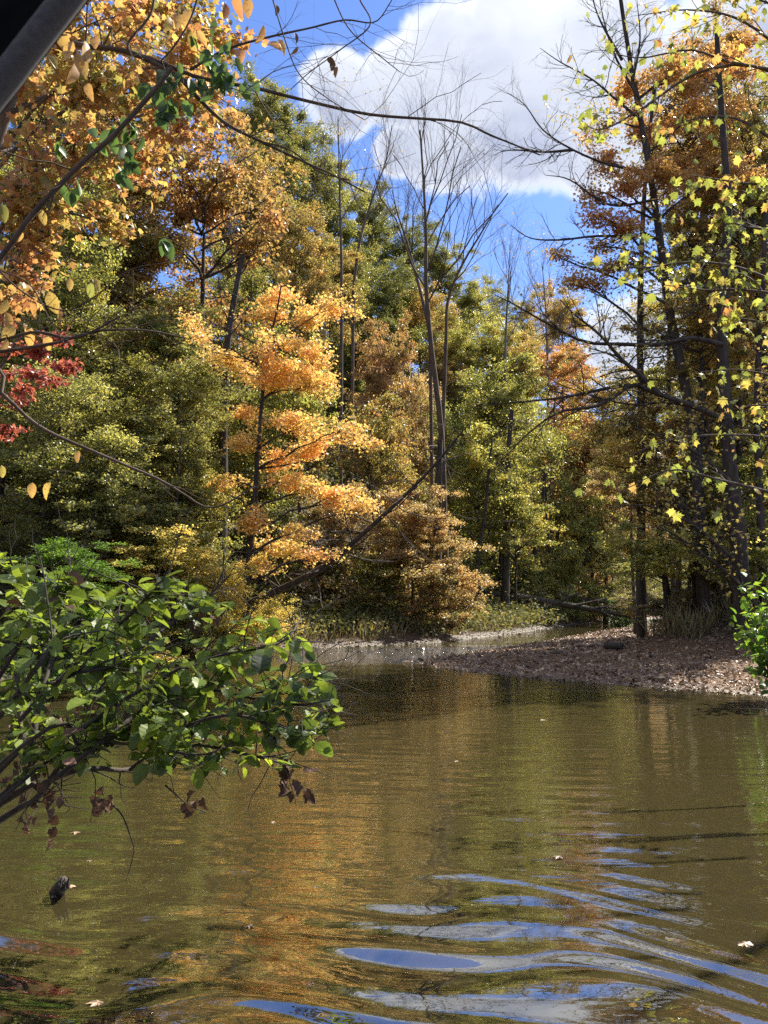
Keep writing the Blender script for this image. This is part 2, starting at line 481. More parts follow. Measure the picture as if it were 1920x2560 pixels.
bed2 = t.mixc(t.smooth(t.noise(P, .7, 3, .5), .4, .6), bed, t.mixc(1.0, bed, (.6, .7, .5), 'MULTIPLY'))
c = t.mixc(t.math('MULTIPLY', t.smooth(wa, -6.5, -4.0), bar), litter, gcol)
c = t.mixc(t.smooth(wa, -.15, .15), c, bed2)
wet = t.smooth(wa, -.9, .0)
c = t.mixc(t.math('MULTIPLY', wet, .45), c, (.05, .04, .03))
p = t.new('ShaderNodeBsdfPrincipled'); t.link(c, p.inputs['Base Color']); t.link(t.smooth(wa, -1.0, 0, .85, .45), p.inputs['Roughness'])
bm = t.new('ShaderNodeBump'); bm.inputs['Strength'].default_value = .8; bm.inputs['Distance'].default_value = .05
t.link(t.math('ADD', t.noise(P, 9, 6, .7), t.math('MULTIPLY', gv.outputs['Distance'], .6)), bm.inputs['Height']); t.link(bm.outputs[0], p.inputs['Normal'])
t.link(p.outputs[0], out.inputs[0])
ground = link('ground', mk('ground', v, q, mat=gm, attrs={'wd': wd}))
tag(ground, kind='structure')


# water -------------------------------------------------------------
def waves(x, y):
    """long smooth swells near the camera, dying out with distance"""
    r = np.hypot(x - .9, y + .4)
    near = np.where(y < 3.7, 1.0, np.exp(-((y - 3.7) / 1.3) ** 2))
    side = .55 + .45 / (1 + np.exp(-(x + .35 - .12 * (y - 3)) * 3.2))
    mod = .62 + .62 * np.sin(2.9 * x + 3.1 * y + .6) * np.sin(3.3 * y - .9 * x)
    bend = .16 * np.sin(1.5 * x + .9) + .05 * np.sin(5.3 * x + 2.1 * y) * np.sin(1.7 * y + x) + .10 * np.sin(3.4 * x + 1.1 * y) - .08 * x
    ph = (y - bend) * 2 * math.pi / (.33 - .012 * x)
    z = .0092 * near * side * mod * (np.sin(ph) + .25 * np.sin(ph * 1.57 + 1.3 * np.sin(1.1 * x) + 1.0))
    z += .0088 * np.where(y < 3.4, 1.0, np.exp(-((y - 3.4) / .5) ** 2)) * (.04 + .96 * np.clip((side - .5) * 2.2, 0, 1)) * np.sin((y - bend * .7 + .05 * x) * 2 * math.pi / .52 + 2.2)
    z += .0042 * near * side * np.sin((y * .93 + x * .37 + .15 * np.sin(2.6 * x)) * 2 * math.pi / .55 + .5)
    mid = np.exp(-((y - 6.5) / 4.5) ** 2)
    z += .0013 * mid * (np.sin((y + .25 * np.sin(x * .9) + .1 * x) * 2 * math.pi / .31) * np.sin(x * .8 + y * .5)
                        + .8 * np.sin((y * .97 - x * .24 + .2 * np.sin(1.3 * x + y)) * 2 * math.pi / .47))
    z += .0011 * np.sin((y * .9 + x * .4) * 4.1 + np.sin(x)) * np.exp(-np.maximum(y, 0) / 30)
    return z


wm, t, out = new_mat('creek_water')
geo = t.new('ShaderNodeNewGeometry'); P = geo.outputs['Position']
sp = t.new('ShaderNodeSeparateXYZ'); t.link(P, sp.inputs[0]); Yc = sp.outputs[1]
rip = t.math('MULTIPLY', t.smooth(Yc, 20.0, 22.5), t.smooth(Yc, 29.5, 26.5))         # riffle over the shallow stones
fine = t.noise(t.vmath('MULTIPLY', P, (.55, 3.0, 1)), 2.6, 3, .5, .3)
fine2 = t.noise(t.vmath('MULTIPLY', P, (.8, 1.6, 1)), 1.1, 2, .5)
micro = t.noise(t.vmath('MULTIPLY', P, (1.0, 2.2, 1)), 11.0, 2, .5)
rr = t.noise(t.vmath('MULTIPLY', P, (1.0, 1.3, 1)), 9.0, 4, .65)
far = t.smooth(Yc, 3.8, 7.5, .30, .95)
patch = t.smooth(t.noise(t.vmath('MULTIPLY', P, (.5, 1, 1)), .55, 3, .5), .35, .65, .45, 1.25)
hgt = t.math('ADD', t.math('MULTIPLY', t.math('MULTIPLY', t.math('ADD', t.math('MULTIPLY', fine, .0085), t.math('MULTIPLY', micro, .0011)), far), patch), t.math('MULTIPLY', t.math('MULTIPLY', fine2, .011), far))
hgt = t.math('ADD', hgt, t.math('MULTIPLY', t.math('MULTIPLY', rr, .09), rip))
bm = t.new('ShaderNodeBump'); bm.inputs['Strength'].default_value = 1; bm.inputs['Distance'].default_value = 1.0
t.link(hgt, bm.inputs['Height'])
fr = t.new('ShaderNodeFresnel'); fr.inputs[0].default_value = 4.0; t.link(bm.outputs[0], fr.inputs[1])
gl = t.new('ShaderNodeBsdfGlossy'); gl.inputs['Roughness'].default_value = .015; gl.inputs['Color'].default_value = (1, 1, 1, 1); t.link(bm.outputs[0], gl.inputs['Normal'])
tr = t.new('ShaderNodeBsdfTransparent'); tr.inputs[0].default_value = (.95, .86, .58, 1)
df = t.new('ShaderNodeBsdfDiffuse'); df.inputs[0].default_value = (.26, .21, .085, 1)
m1 = t.new('ShaderNodeMixShader'); m1.inputs[0].default_value = .16; t.link(tr.outputs[0], m1.inputs[1]); t.link(df.outputs[0], m1.inputs[2])
m2 = t.new('ShaderNodeMixShader'); t.link(fr.outputs[0], m2.inputs[0]); t.link(m1.outputs[0], m2.inputs[1]); t.link(gl.outputs[0], m2.inputs[2])
t.link(m2.outputs[0], out.inputs[0])
wx = grid_axis(-14, 72, -3.2, 3.2, .030, 1.035); wy = grid_axis(-41, 82, 2.2, 8.5, .018, 1.03)
v, q = sheet(wx, wy, waves)
inside = sdf(WATER, v[:, 0], v[:, 1]) > -1.2
q = q[inside[q].any(1)]
used = np.unique(q); remap = -np.ones(len(v), int); remap[used] = np.arange(len(used))
water = link('water', mk('water', v[used], remap[q], mat=wm)); tag(water, kind='structure')

exec_stage = True
# ------------------------------------------------------------------ tree building
def grow_clumps(rng, trunk, r0, clumps, nleaf, lsize, tpl, limb_r=None, subs=6, twigs=5, flat=.55, rise=.55, droop=.15, spread=.16, wood=None, gam=.75):
    """limbs from the trunk into each clump, sub-branches and twigs inside, leaves along them"""
    wd_ = wood or Wood(); trunk = np.asarray(trunk, float)
    tl = np.linspace(0, 1, len(trunk))
    segs = []; wts = []
    vol = np.array([np.prod(c[1]) ** (2 / 3) for c in clumps])
    for ci, (c, rad) in enumerate(clumps):
        c = np.asarray(c, float); rad = np.asarray(rad, float)
        hd = np.linalg.norm(trunk[:, :2] - c[:2], axis=1)
        want = c[2] - rise * hd
        k = int(np.argmin(np.abs(trunk[:, 2] - want) + .15 * hd)); k = min(max(k, 1), len(trunk) - 1)
        lr = max(r0 * (1 - .75 * tl[k]) * .42, .012)
        p = poly(trunk[k], c, 7, rng, .07, .05)
        wd_.tube(p, np.linspace(lr, lr * .35, 7), 5)
        for s_ in range(subs):
            a = p[rng.integers(3, 7)]
            dv = norm(rng.normal(0, 1, 3)) * rng.uniform(.55, 1.0) * rad; b = c + dv
            sp_ = poly(a, b, 4, rng, .08, .04)
            wd_.tube(sp_, np.linspace(lr * .34, lr * .12, 4), 3)
            segs.append((sp_[1], sp_[3])); wts.append(vol[ci] * .8)
            for _ in range(twigs):
                f = rng.uniform(.3, 1); a2 = sp_[1] * (1 - f) + sp_[3] * f
                d2 = norm(norm(b - a) + rng.normal(0, .8, 3)) * rad.mean() * rng.uniform(.25, .5); d2[2] *= .6
                b2 = a2 + d2
                wd_.tube(np.array([a2, b2]), np.array([lr * .13, lr * .05]), 3)
                segs.append((a2, b2)); wts.append(vol[ci])
    segs = np.array(segs); wts = np.array(wts) * rng.gamma(gam, 1.0, len(wts)); wts /= np.sum(wts)
    if not nleaf: return wd_, None
    ch = rng.choice(len(segs), nleaf, p=wts)
    f = rng.uniform(0, 1.15, nleaf)[:, None]
    rm = float(np.mean([np.mean(c[1]) for c in clumps]))
    pos = segs[ch, 0] * (1 - f) + segs[ch, 1] * f + rng.normal(0, 1, (nleaf, 3)) * np.array([1, 1, .55]) * rm * spread
    sz = lsize * rng.uniform(.6, 1.25, nleaf)
    cl_r = rng.random(len(segs))
    r = np.clip(.7 * rng.random(nleaf) + .3 * cl_r[ch], 0, 1)
    V, T, R = leaves_arrays(pos, sz, rot_leaf(rng, nleaf, droop, flat), tpl, rng, r)
    return wd_, (V, T, R)


def proto_crown(seed, R=4.0, n=26, nleaf=30000, lsize=.14, tpl=None, squash=1.0, flatness=.75, spread=.15, gam=.7):
    """a crown centred on the origin; returns (branch mesh, leaf mesh)"""
    rng = np.random.default_rng(seed)
    trunk = poly((0, 0, -R * 1.05 * squash), (rng.normal(0, .2), rng.normal(0, .2), R * .85 * squash), 14, rng, .03)
    cl = []
    for k in range(n):
        z = 1 - 2 * (k + .5) / n; a = k * 2.39996 + rng.normal(0, .4)
        rr = math.sqrt(max(0, 1 - z * z)); q_ = rng.uniform(.5, .84) if k % 4 else rng.uniform(.1, .4)
        c = np.array([math.cos(a) * rr, math.sin(a) * rr, z * squash]) * R * q_
        r = R * rng.uniform(.30, .48)
        cl.append((c + rng.normal(0, .08 * R, 3), np.array([r, r, r * flatness])))
    w, lf = grow_clumps(rng, trunk, .16, cl, nleaf, lsize, tpl or tpl_diamond(), subs=6, twigs=4, flat=1.1, spread=spread, gam=gam)
    bmesh_ = w.mesh('branches', BM['brown'])
    lmesh = mk('crown', lf[0], None, lf[1], lf[2], LM['green'], smooth=False)
    return bmesh_, lmesh


PROTO = {}
PROTO['a'] = proto_crown(11); PROTO['b'] = proto_crown(12, flatness=.65, n=30)
PROTO['c'] = proto_crown(13, squash=1.25, n=28); PROTO['d'] = proto_crown(14, flatness=.6, nleaf=34000, n=26)
PROTO['e'] = proto_crown(15, nleaf=36000, lsize=.125)
PROTO['thin'] = proto_crown(16, nleaf=15000, lsize=.125, n=26); PROTO['thin2'] = proto_crown(17, nleaf=22000, n=20, flatness=.6)
PROTO['near'] = proto_crown(18, R=3, nleaf=15000, lsize=.13, tpl=tpl_lobed(3, .4), n=26)
PROTO['near2'] = proto_crown(19, R=3, nleaf=13000, lsize=.14, tpl=tpl_lobed(3, .4), n=22, flatness=.6)
PROTO['open'] = proto_crown(23, nleaf=11500, lsize=.19, n=34, flatness=.55, spread=.16, gam=.32)
PROTO['open2'] = proto_crown(24, nleaf=8500, lsize=.18, n=28, flatness=.6, spread=.18, gam=.3)
PROTO['open3'] = proto_crown(25, nleaf=10500, lsize=.20, n=34, flatness=.5, spread=.15, gam=.35)
PR = {k: (3.0 if k.startswith('near') else 4.0) for k in PROTO}

trng = np.random.default_rng(77)


def tree(label, px, py, Y, rx, ry, leaf, proto='a', bark='brown', name='autumn_tree', cat='tree', group=None, base=None, r0=None, yscale=1.0, full=True):
    c = at(px, py, Y); R = PR[proto]
    sx = 1.12 * rx / F * Y / R; sz = 1.1 * ry / F * Y / R
    if base is None: bx, by = c[0] + trng.normal(0, .3), c[1] + trng.normal(0, .3)
    else: bx, by = base
    bz = float(terrain(np.array([bx]), np.array([by]))[0])
    root = empty(name, (bx, by, bz), label, cat, group)
    org = np.array([bx, by, bz])
    top = c - np.array([0, 0, .95 * R * sz])
    if top[2] < bz + .3: top = np.array([c[0], c[1], max(bz + .3, min(c[2], bz + .6))])
    rt = r0 or max(.03, min(.15, .018 * (c[2] - bz) ** .7 + .02))
    w = Wood(); tp = poly(org - (0, 0, .3), top, 10, trng, .02)
    last = top * .45 + c * .55
    tp = np.vstack([tp, last])
    rad = np.concatenate([np.linspace(rt, rt * .6, 10), [rt * .35]]); rad[0] *= 1.5; rad[1] *= 1.1
    w.tube(tp, rad, 8, lump=.05, rng=trng)
    link('trunk', w.mesh('trunk', BM[bark], org), root)
    rz = trng.uniform(0, 6.28)
    for nm, me, mt in (('branches', PROTO[proto][0], BM[bark]), ('crown', PROTO[proto][1], LM[leaf])):
        o = link(nm, me, root, c - org, mt); o.rotation_euler = (0, 0, rz); o.scale = (sx, sx * yscale, sz)
    # foliage goes on down the stem
    zc = c[2] - 1.25 * R * sz; k = 0
    while full and zc > bz + .2 * R * sz and k < 5:
        q_ = trng.uniform(.8, 1.2); f = (zc - bz) / (c[2] - bz)
        pos = org * (1 - f) + c * f + np.array([trng.normal(0, .4 * R * sx), trng.normal(0, .3 * R * sx), 0]); pos[2] = zc
        rz = trng.uniform(0, 6.28); pr = (['open', 'open2', 'open3'] if proto.startswith('open') else ['d', 'thin2', 'b'])[trng.integers(0, 3)] if not proto.startswith('near') else 'near2'
        for nm, j, mt in (('branches', 0, BM[bark]), ('crown', 1, LM[leaf])):
            o = link(nm, PROTO[pr][j], root, pos - org, mt); o.rotation_euler = (0, 0, rz); o.scale = (sx * q_, sx * q_, sz * q_)
        zc -= 1.25 * R * sz * q_; k += 1
    return root


def leafy(name, root, org, wood, lf, bark, leaf, trunk=None):
    if trunk is not None: link('trunk', trunk.mesh('trunk', BM[bark], org), root)
    link('branches', wood.mesh('branches', BM[bark], org), root)
    if lf is not None:
        link('crown', mk('crown', lf[0] - np.asarray(org), None, lf[1], lf[2], LM[leaf], smooth=False), root)


# --- background woods: (label, px, py, Y, rx, ry, leaf, proto, bark)
HILLG = 'trees covering the wooded hillside'
hill_trees = [
    ('olive tree on the ridge, highest crown beside the blue sky left of the clouds', 262, 118, 62, 46, 42, 'olive', 'a', 'brown'),
    ('yellow-green ridge tree just below the highest ridge crown', 303, 160, 66, 42, 46, 'olive', 'c', 'brown'),
    ('yellowish olive ridge tree left of the slim bare tree', 330, 205, 70, 36, 44, 'yellowgreen', 'b', 'brown'),
    ('dark green ridge tree under the second slim bare tree', 368, 222, 74, 34, 42, 'darkgreen', 'a', 'dark'),
    ('dark green rounded crown on the ridge left of the tall bare tree', 405, 250, 78, 36, 40, 'darkgreen', 'e', 'dark'),
    ('olive crown with orange tips behind the tall bare tree', 440, 268, 82, 32, 34, 'olive', 'a', 'brown'),
    ('small green crown in the dip of the skyline right of the tall bare tree', 468, 305, 86, 32, 32, 'green', 'b', 'brown'),
    ('greyish olive tree, farthest crown standing in the skyline dip', 498, 305, 92, 26, 30, 'olive', 'thin', 'grey'),
    ('thin gold-flecked tree against the low blue sky', 528, 318, 92, 28, 30, 'rustgold', 'thin', 'grey'),
    ('orange crown where the right-hand woods meet the low sky', 562, 318, 84, 34, 36, 'rustgold', 'a', 'brown'),
    ('rust and olive tree beneath the highest ridge crown', 250, 185, 50, 44, 48, 'rustgold', 'a', 'brown'),
    ('rusty gold tree in the middle of the upper hillside', 296, 245, 52, 44, 48, 'rustgold', 'c', 'brown'),
    ('olive hillside tree behind the tip of the golden maple', 343, 275, 56, 40, 46, 'olive', 'b', 'brown'),
    ('deep green hillside tree between the golden maple and the tall bare tree', 385, 298, 60, 38, 44, 'darkgreen', 'e', 'dark'),
    ('russet and green crown directly behind the lower tall bare trunk', 420, 325, 62, 36, 42, 'rustgold', 'b', 'brown'),
    ('fresh green crown right of the tall bare trunk', 455, 352, 64, 36, 42, 'green', 'a', 'brown'),
    ('yellow-green crown above the dark green creekside tree', 490, 352, 66, 36, 40, 'yellowgreen', 'b', 'brown'),
    ('golden olive crown low on the skyline left of the right-hand woods', 527, 362, 66, 34, 38, 'rustgold', 'a', 'brown'),
    ('orange-gold crown beside the bright gap in the right-hand woods', 562, 372, 60, 36, 36, 'orange', 'thin2', 'brown'),
    ('tan gold crown below the bright gap in the right-hand woods', 602, 396, 56, 40, 30, 'rustgold', 'open', 'brown'),
    ('grey-olive tree at the foot of the upper slope behind the rusty oak', 245, 295, 36, 46, 50, 'olive', 'open', 'dark'),
    ('dark olive tree left of the thick dark trunk', 205, 310, 34, 46, 44, 'green', 'open2', 'dark'),
    ('brown half-bare tree between the golden maple and the tall bare trunk', 388, 362, 42, 32, 52, 'rust', 'open', 'grey'),
    ('thin russet tree just left of the pale bare trunk', 415, 400, 44, 28, 46, 'tan', 'open2', 'grey'),
    ('olive-gold tree right of the golden maple crown', 370, 440, 38, 46, 48, 'rustgold', 'open', 'brown'),
    ('yellow olive tree hidden behind the golden maple', 300, 400, 34, 46, 60, 'yellowgreen', 'open3', 'brown'),
    ('pinkish tan tree with thin foliage left of the paired trunks', 412, 520, 33.5, 50, 44, 'tan', 'd', 'brown'),
    ('tan and olive sapling leaning over the left bank', 335, 520, 33, 42, 44, 'tan', 'open', 'brown'),
    ('dark undergrowth tree at the shaded foot of the slope', 365, 570, 34, 48, 30, 'darkgreen', 'open2', 'dark'),
    ('green tree with drooping sprays left of the slender dark trunk', 440, 430, 46, 38, 46, 'yellowgreen', 'open', 'dark'),
    ('deep green creekside tree with the densest crown', 500, 395, 48, 46, 46, 'green', 'open', 'dark'),
    ('yellowish green tree filling the bend of the creek', 478, 470, 44, 44, 48, 'yellowgreen', 'open', 'dark'),
    ('light green tree over the fallen log', 515, 515, 44, 42, 46, 'green', 'open3', 'dark'),
    ('yellow-flecked green tree right of the slender dark trunk', 545, 450, 52, 40, 50, 'yellowgreen', 'open2', 'dark'),
    ('tan olive tree in the gap over the far creek', 585, 450, 58, 42, 44, 'rustgold', 'open2', 'dark'),
    ('gold and tan tree beyond the far bend', 560, 530, 64, 44, 42, 'yellow', 'open2', 'dark'),
    ('tan tree arching over the far creek', 610, 520, 54, 44, 44, 'tan', 'open2', 'dark'),
    ('shaded green bush under the fallen log trees', 450, 560, 42, 40, 34, 'green', 'open2', 'dark'),
    ('dull green bush on the far point beyond the log', 590, 574, 66, 26, 16, 'green', 'open2', 'dark'),
    ('dark hanging foliage over the far end of the creek', 640, 575, 48, 34, 28, 'green', 'open2', 'dark'),
]
for h in hill_trees:
    tree(h[0], *h[1:8], bark=h[8], group=HILLG, full=not (h[2] > 480 and h[1] > 480))

left_trees = [
    ('olive and rust tree high behind the overhanging maple', 110, 110, 30, 70, 70, 'rustgold', 'a', 'dark'),
    ('yellowing tree behind the maple at the top left edge', 25, 110, 27, 60, 70, 'olive', 'b', 'dark'),
    ('big rusty orange oak above the left bank', 205, 195, 30, 92, 92, 'rust', 'open3', 'dark'),
    ('rust and green tree behind the overhanging maple', 128, 265, 29, 66, 60, 'rustgold', 'open2', 'dark'),
    ('yellow-green tree at the left edge behind the overhanging maple', 50, 215, 24, 66, 80, 'yellowgreen', 'open', 'dark'),
    ('grey-green tree right of the dark leaf gap on the left slope', 165, 335, 27, 56, 42, 'silver', 'open3', 'dark'),
    ('dark green tree behind the red sumac', 78, 310, 24, 58, 46, 'green', 'open2', 'dark'),
    ('silvery green tree left of the thick dark trunk', 178, 392, 25, 46, 42, 'silver', 'open', 'dark'),
    ('silvery green understory tree, middle one of the left bank', 140, 452, 24, 62, 44, 'silver', 'open3', 'dark'),
    ('glossy deep green tree below the red sumac', 62, 395, 21, 55, 44, 'silver', 'open2', 'dark'),
    ('dark green tree at the left edge above the foreground shrub', 45, 480, 20, 60, 46, 'darkgreen', 'open', 'dark'),
    ('sparse green sapling left of the golden maple stem', 195, 500, 25, 46, 44, 'green', 'open3', 'dark'),
    ('shaded twiggy thicket tree above the yellow-green shrub', 120, 525, 22, 62, 32, 'olive', 'open2', 'grey'),
]
for h in left_trees:
    tree(h[0], *h[1:8], bark=h[8], group='trees along the left bank')

shrubs = [
    ('yellow-green shrub on the left bank beneath the golden maple', 150, 556, 21, 60, 34, 'yellow', 'open3', 'dark'),
    ('bright green shrub on the left bank at the left edge', 80, 562, 15, 52, 26, 'brightgreen', 'near2', 'dark'),
    ('golden shrub hanging over the water at the foot of the leaning trunk', 272, 618, 25.5, 36, 26, 'yellow', 'open2', 'dark'),
    ('yellow shrub between the golden maple stem and the foreground leaves', 222, 582, 23, 44, 36, 'yellow', 'open', 'dark'),
    ('low green herbs bush at the left bank under the dark slope', 325, 620, 31, 34, 16, 'green', 'open3', 'dark'),
    ('low dull green bush left of the paired trunks', 395, 622, 34, 40, 14, 'green', 'open2', 'dark'),
    ('low leafy bush right of the paired trunks', 455, 617, 38, 34, 14, 'silver', 'open', 'dark'),
    ('small bright bush growing at the tip of the fallen log', 626, 604, 48, 18, 12, 'brightgreen', 'near2', 'dark'),
]
for h in shrubs:
    tree(h[0], *h[1:8], bark=h[8], name='shrub', cat='shrub', group='shrubs along the banks')

right_trees = [
    ('rust and green tree behind the yellow sycamore leaves', 748, 120, 24, 52, 70, 'rustgold', 'near', 'dark', 'thin'),
    ('olive and gold tree right of the black trunks', 735, 235, 23, 52, 60, 'olive', 'near2', 'dark', ''),
    ('sparse yellow-olive tree in front of the second black trunk', 700, 330, 22, 60, 46, 'rustgold', 'near2', 'dark', ''),
    ('olive and rust mottled tree at the right edge in mid height', 745, 400, 26.0, 46, 60, 'rustgold', 'open', 'dark', ''),
    ('gold and rust tree left of the black trunks', 655, 430, 25, 52, 46, 'rustgold', 'thin2', 'dark', ''),
    ('tangled olive tree above the gravel bar', 690, 480, 25, 62, 44, 'yellowgreen', 'open2', 'dark', ''),
    ('rust-brown tree behind the bare boughs', 630, 480, 33, 48, 44, 'tan', 'thin2', 'dark', ''),
    ('shaded green tree over the right end of the gravel bar', 730, 520, 24, 56, 46, 'yellowgreen', 'open3', 'dark', ''),
]
right_trees += [
    ('rusty crown filling the top right corner behind the leaves', 715, 60, 27, 52, 50, 'rust', 'open', 'dark', ''),
    ('olive and rust crown between the orange crown and the right edge', 700, 160, 28, 54, 56, 'rustgold', 'open', 'dark', ''),
    ('gold-speckled crown right behind the low bare boughs', 668, 310, 29, 36, 30, 'yellow', 'open2', 'dark', ''),
    ('yellow-olive open crown over the right end of the boughs', 715, 340, 25, 46, 44, 'yellow', 'open', 'dark', ''),
    ('golden open crown above the bright bank shrub', 640, 440, 27, 44, 40, 'yellow', 'open3', 'dark', ''),
    ('fine gold and green crown at the right edge above the bank shrubs', 740, 470, 23, 48, 44, 'yellowgreen', 'open2', 'dark', ''),
]
right_trees += [
    ('golden olive tree crowding the right edge at mid height', 735, 300, 24.0, 50, 50, 'yellow', 'near2', 'dark', ''),
    ('rust and gold spray of foliage between the black trunks', 690, 215, 23, 44, 44, 'rustgold', 'near', 'dark', ''),
    ('yellow-gold tree low beside the thickest black trunk', 720, 395, 23.0, 52, 44, 'yellow', 'near2', 'dark', ''),
    ('mottled green and gold tree at the right edge above the bank', 752, 500, 22.0, 46, 44, 'yellowgreen', 'near', 'dark', ''),
    ('small gold-leaved tree over the middle of the gravel bar', 660, 500, 25, 44, 40, 'rustgold', 'near2', 'dark', ''),
    ('olive backdrop tree right of the bright sky gap', 690, 260, 33, 44, 56, 'olive', 'thin2', 'dark', ''),
    ('yellowing backdrop tree at the right edge of the woods', 752, 320, 32, 50, 60, 'rustgold', 'thin2', 'dark', ''),
    ('rusty backdrop tree high at the right edge', 745, 190, 31, 50, 60, 'rust', 'thin', 'dark', ''),
    ('dull green backdrop tree below the bright sky gap', 668, 385, 34, 50, 34, 'green', 'thin2', 'dark', ''),
    ('olive backdrop tree behind the lower black trunks', 705, 450, 31, 52, 50, 'yellowgreen', 'open', 'dark', ''),
    ('golden tree filling the lower right woods', 752, 450, 24, 40, 44, 'yellow', 'near2', 'dark', ''),
    ('yellow-leaved tree in front of the lower black trunks', 690, 500, 24.5, 48, 36, 'yellow', 'near2', 'dark', ''),
]
for h in right_trees:
    tree(h[0], *h[1:8], bark=h[8], group='trees over the gravel bar', full=h[2] < 140)
rshrubs = [
    ('green bank shrub spreading under the right edge trees', 748, 556, 21, 44, 34, 'yellowgreen', 'open3', 'dark'),
    ('tall tawny weed clump behind the gravel bar', 645, 600, 29, 30, 20, 'weed', 'thin', 'dry'),
    ('tawny weed clump crowning the gravel bar', 690, 600, 23, 30, 22, 'weed', 'thin', 'dry'),
    ('bright yellow-green shrub under the black trunks', 662, 552, 22, 60, 32, 'yellowgreen', 'open', 'dark'),
    ('leafy green shrub at the foot of the thickest black trunk', 716, 575, 24, 44, 30, 'green', 'near2', 'dark'),
    ('dry brown weedy shrub at the top of the gravel bar', 668, 610, 25, 32, 22, 'weed', 'thin2', 'dry'),
    ('dry weedy shrub beside the stems on the right bank', 712, 612, 24, 26, 20, 'weed', 'thin2', 'dry'),
    ('dark shrub behind the weeds on the far side of the bar', 640, 600, 38, 26, 16, 'green', 'd', 'dark'),
]
for h in rshrubs:
    tree(h[0], *h[1:8], bark=h[8], name='shrub', cat='shrub', full=False, group='shrubs along the banks')


# far woods as one mass that closes the gaps on the hill
def far_wood():
    rng = np.random.default_rng(5); P_ = []; R_ = []
    for k in range(620):
        x = rng.uniform(-95, 95); y = rng.uniform(58, 150)
        if sdf(HILL, np.array([x]), np.array([y]))[0] < 9: continue
        if abs(x / y) > .62: continue
        # stays below the nearer ridge trees
        z = float(terrain(np.array([x]), np.array([y]))[0])
        n = 150; h = rng.uniform(3, 9)
        d = norm(rng.normal(0, 1, (n, 3))) * (rng.random((n, 1)) ** .4) * np.array([3.4, 3.4, h * .6])
        P_.append(np.array([x, y, z + h * .6]) + d); R_.append(np.full(n, rng.random()))
    P_ = np.vstack(P_); R_ = np.concatenate(R_) * .8 + rng.random(len(P_)) * .2
    V, T, R = leaves_arrays(P_, rng.uniform(.25, .5, len(P_)), rot_leaf(rng, len(P_)), tpl_diamond(), rng, R_)
    o = link('distant_woods', mk('distant_woods', V, None, T, R, LM['olive'], smooth=False))
    tag(o, 'dense autumn woods far up the hillside behind the single trees', 'woods', kind='stuff')


far_wood()


def understory():
    """leafy undergrowth clothing the slopes"""
    rng = np.random.default_rng(6); P_ = []; R_ = []
    n = 0
    while n < 1700:
        x = rng.uniform(-45, 50); y = 14 + 86 * rng.random() ** 1.1
        nearb = n >= 1500
        if nearb: x = rng.uniform(-7, 14); y = rng.uniform(22, 54)
        if abs(x / y) > .56: continue
        w = sdf(WATER, np.array([x]), np.array([y]))[0]
        if w > (-.9 if nearb else -1.8) or (nearb and w < -4.5): continue
        cxx = np.interp(y, [-50, 0, 15, 22, 30, 50, 70, 100], [0, 0, 0, -1, 4, 14, 24, 60])
        if x > cxx and w > -8.5: continue
        n += 1
        z = float(terrain(np.array([x]), np.array([y]))[0]); h = rng.uniform(.6, 1.2) * (.7 + y / 40) * (.33 if nearb else 1); m = 120
        d = norm(rng.normal(0, 1, (m, 3))) * (rng.random((m, 1)) ** .35) * np.array([1.5, 1.5, h]) * (1 + max(0, y - 30) / 60)
        P_.append(np.array([x, y, z + h * .7]) + d); R_.append(np.full(m, rng.random()))
    P_ = np.vstack(P_); szs = .06 + .0028 * P_[:, 1]; R_ = np.concatenate(R_) * .7 + rng.random(len(P_)) * .3
    V, T, R = leaves_arrays(P_, szs * rng.uniform(.6, 1.4, len(P_)), rot_leaf(rng, len(P_), 0, .9), tpl_diamond(), rng, R_)
    o = link('undergrowth', mk('undergrowth', V, None, T, R, LM['herb'], smooth=False))
    tag(o, 'low green and brown undergrowth covering the banks below the trees', 'undergrowth', kind='stuff')


understory()


# ------------------------------------------------------------------ hero: golden maple
def pxs(lst, Y):
    return np.array([at(p[0], p[1], p[2] if len(p) > 2 else Y) for p in lst])


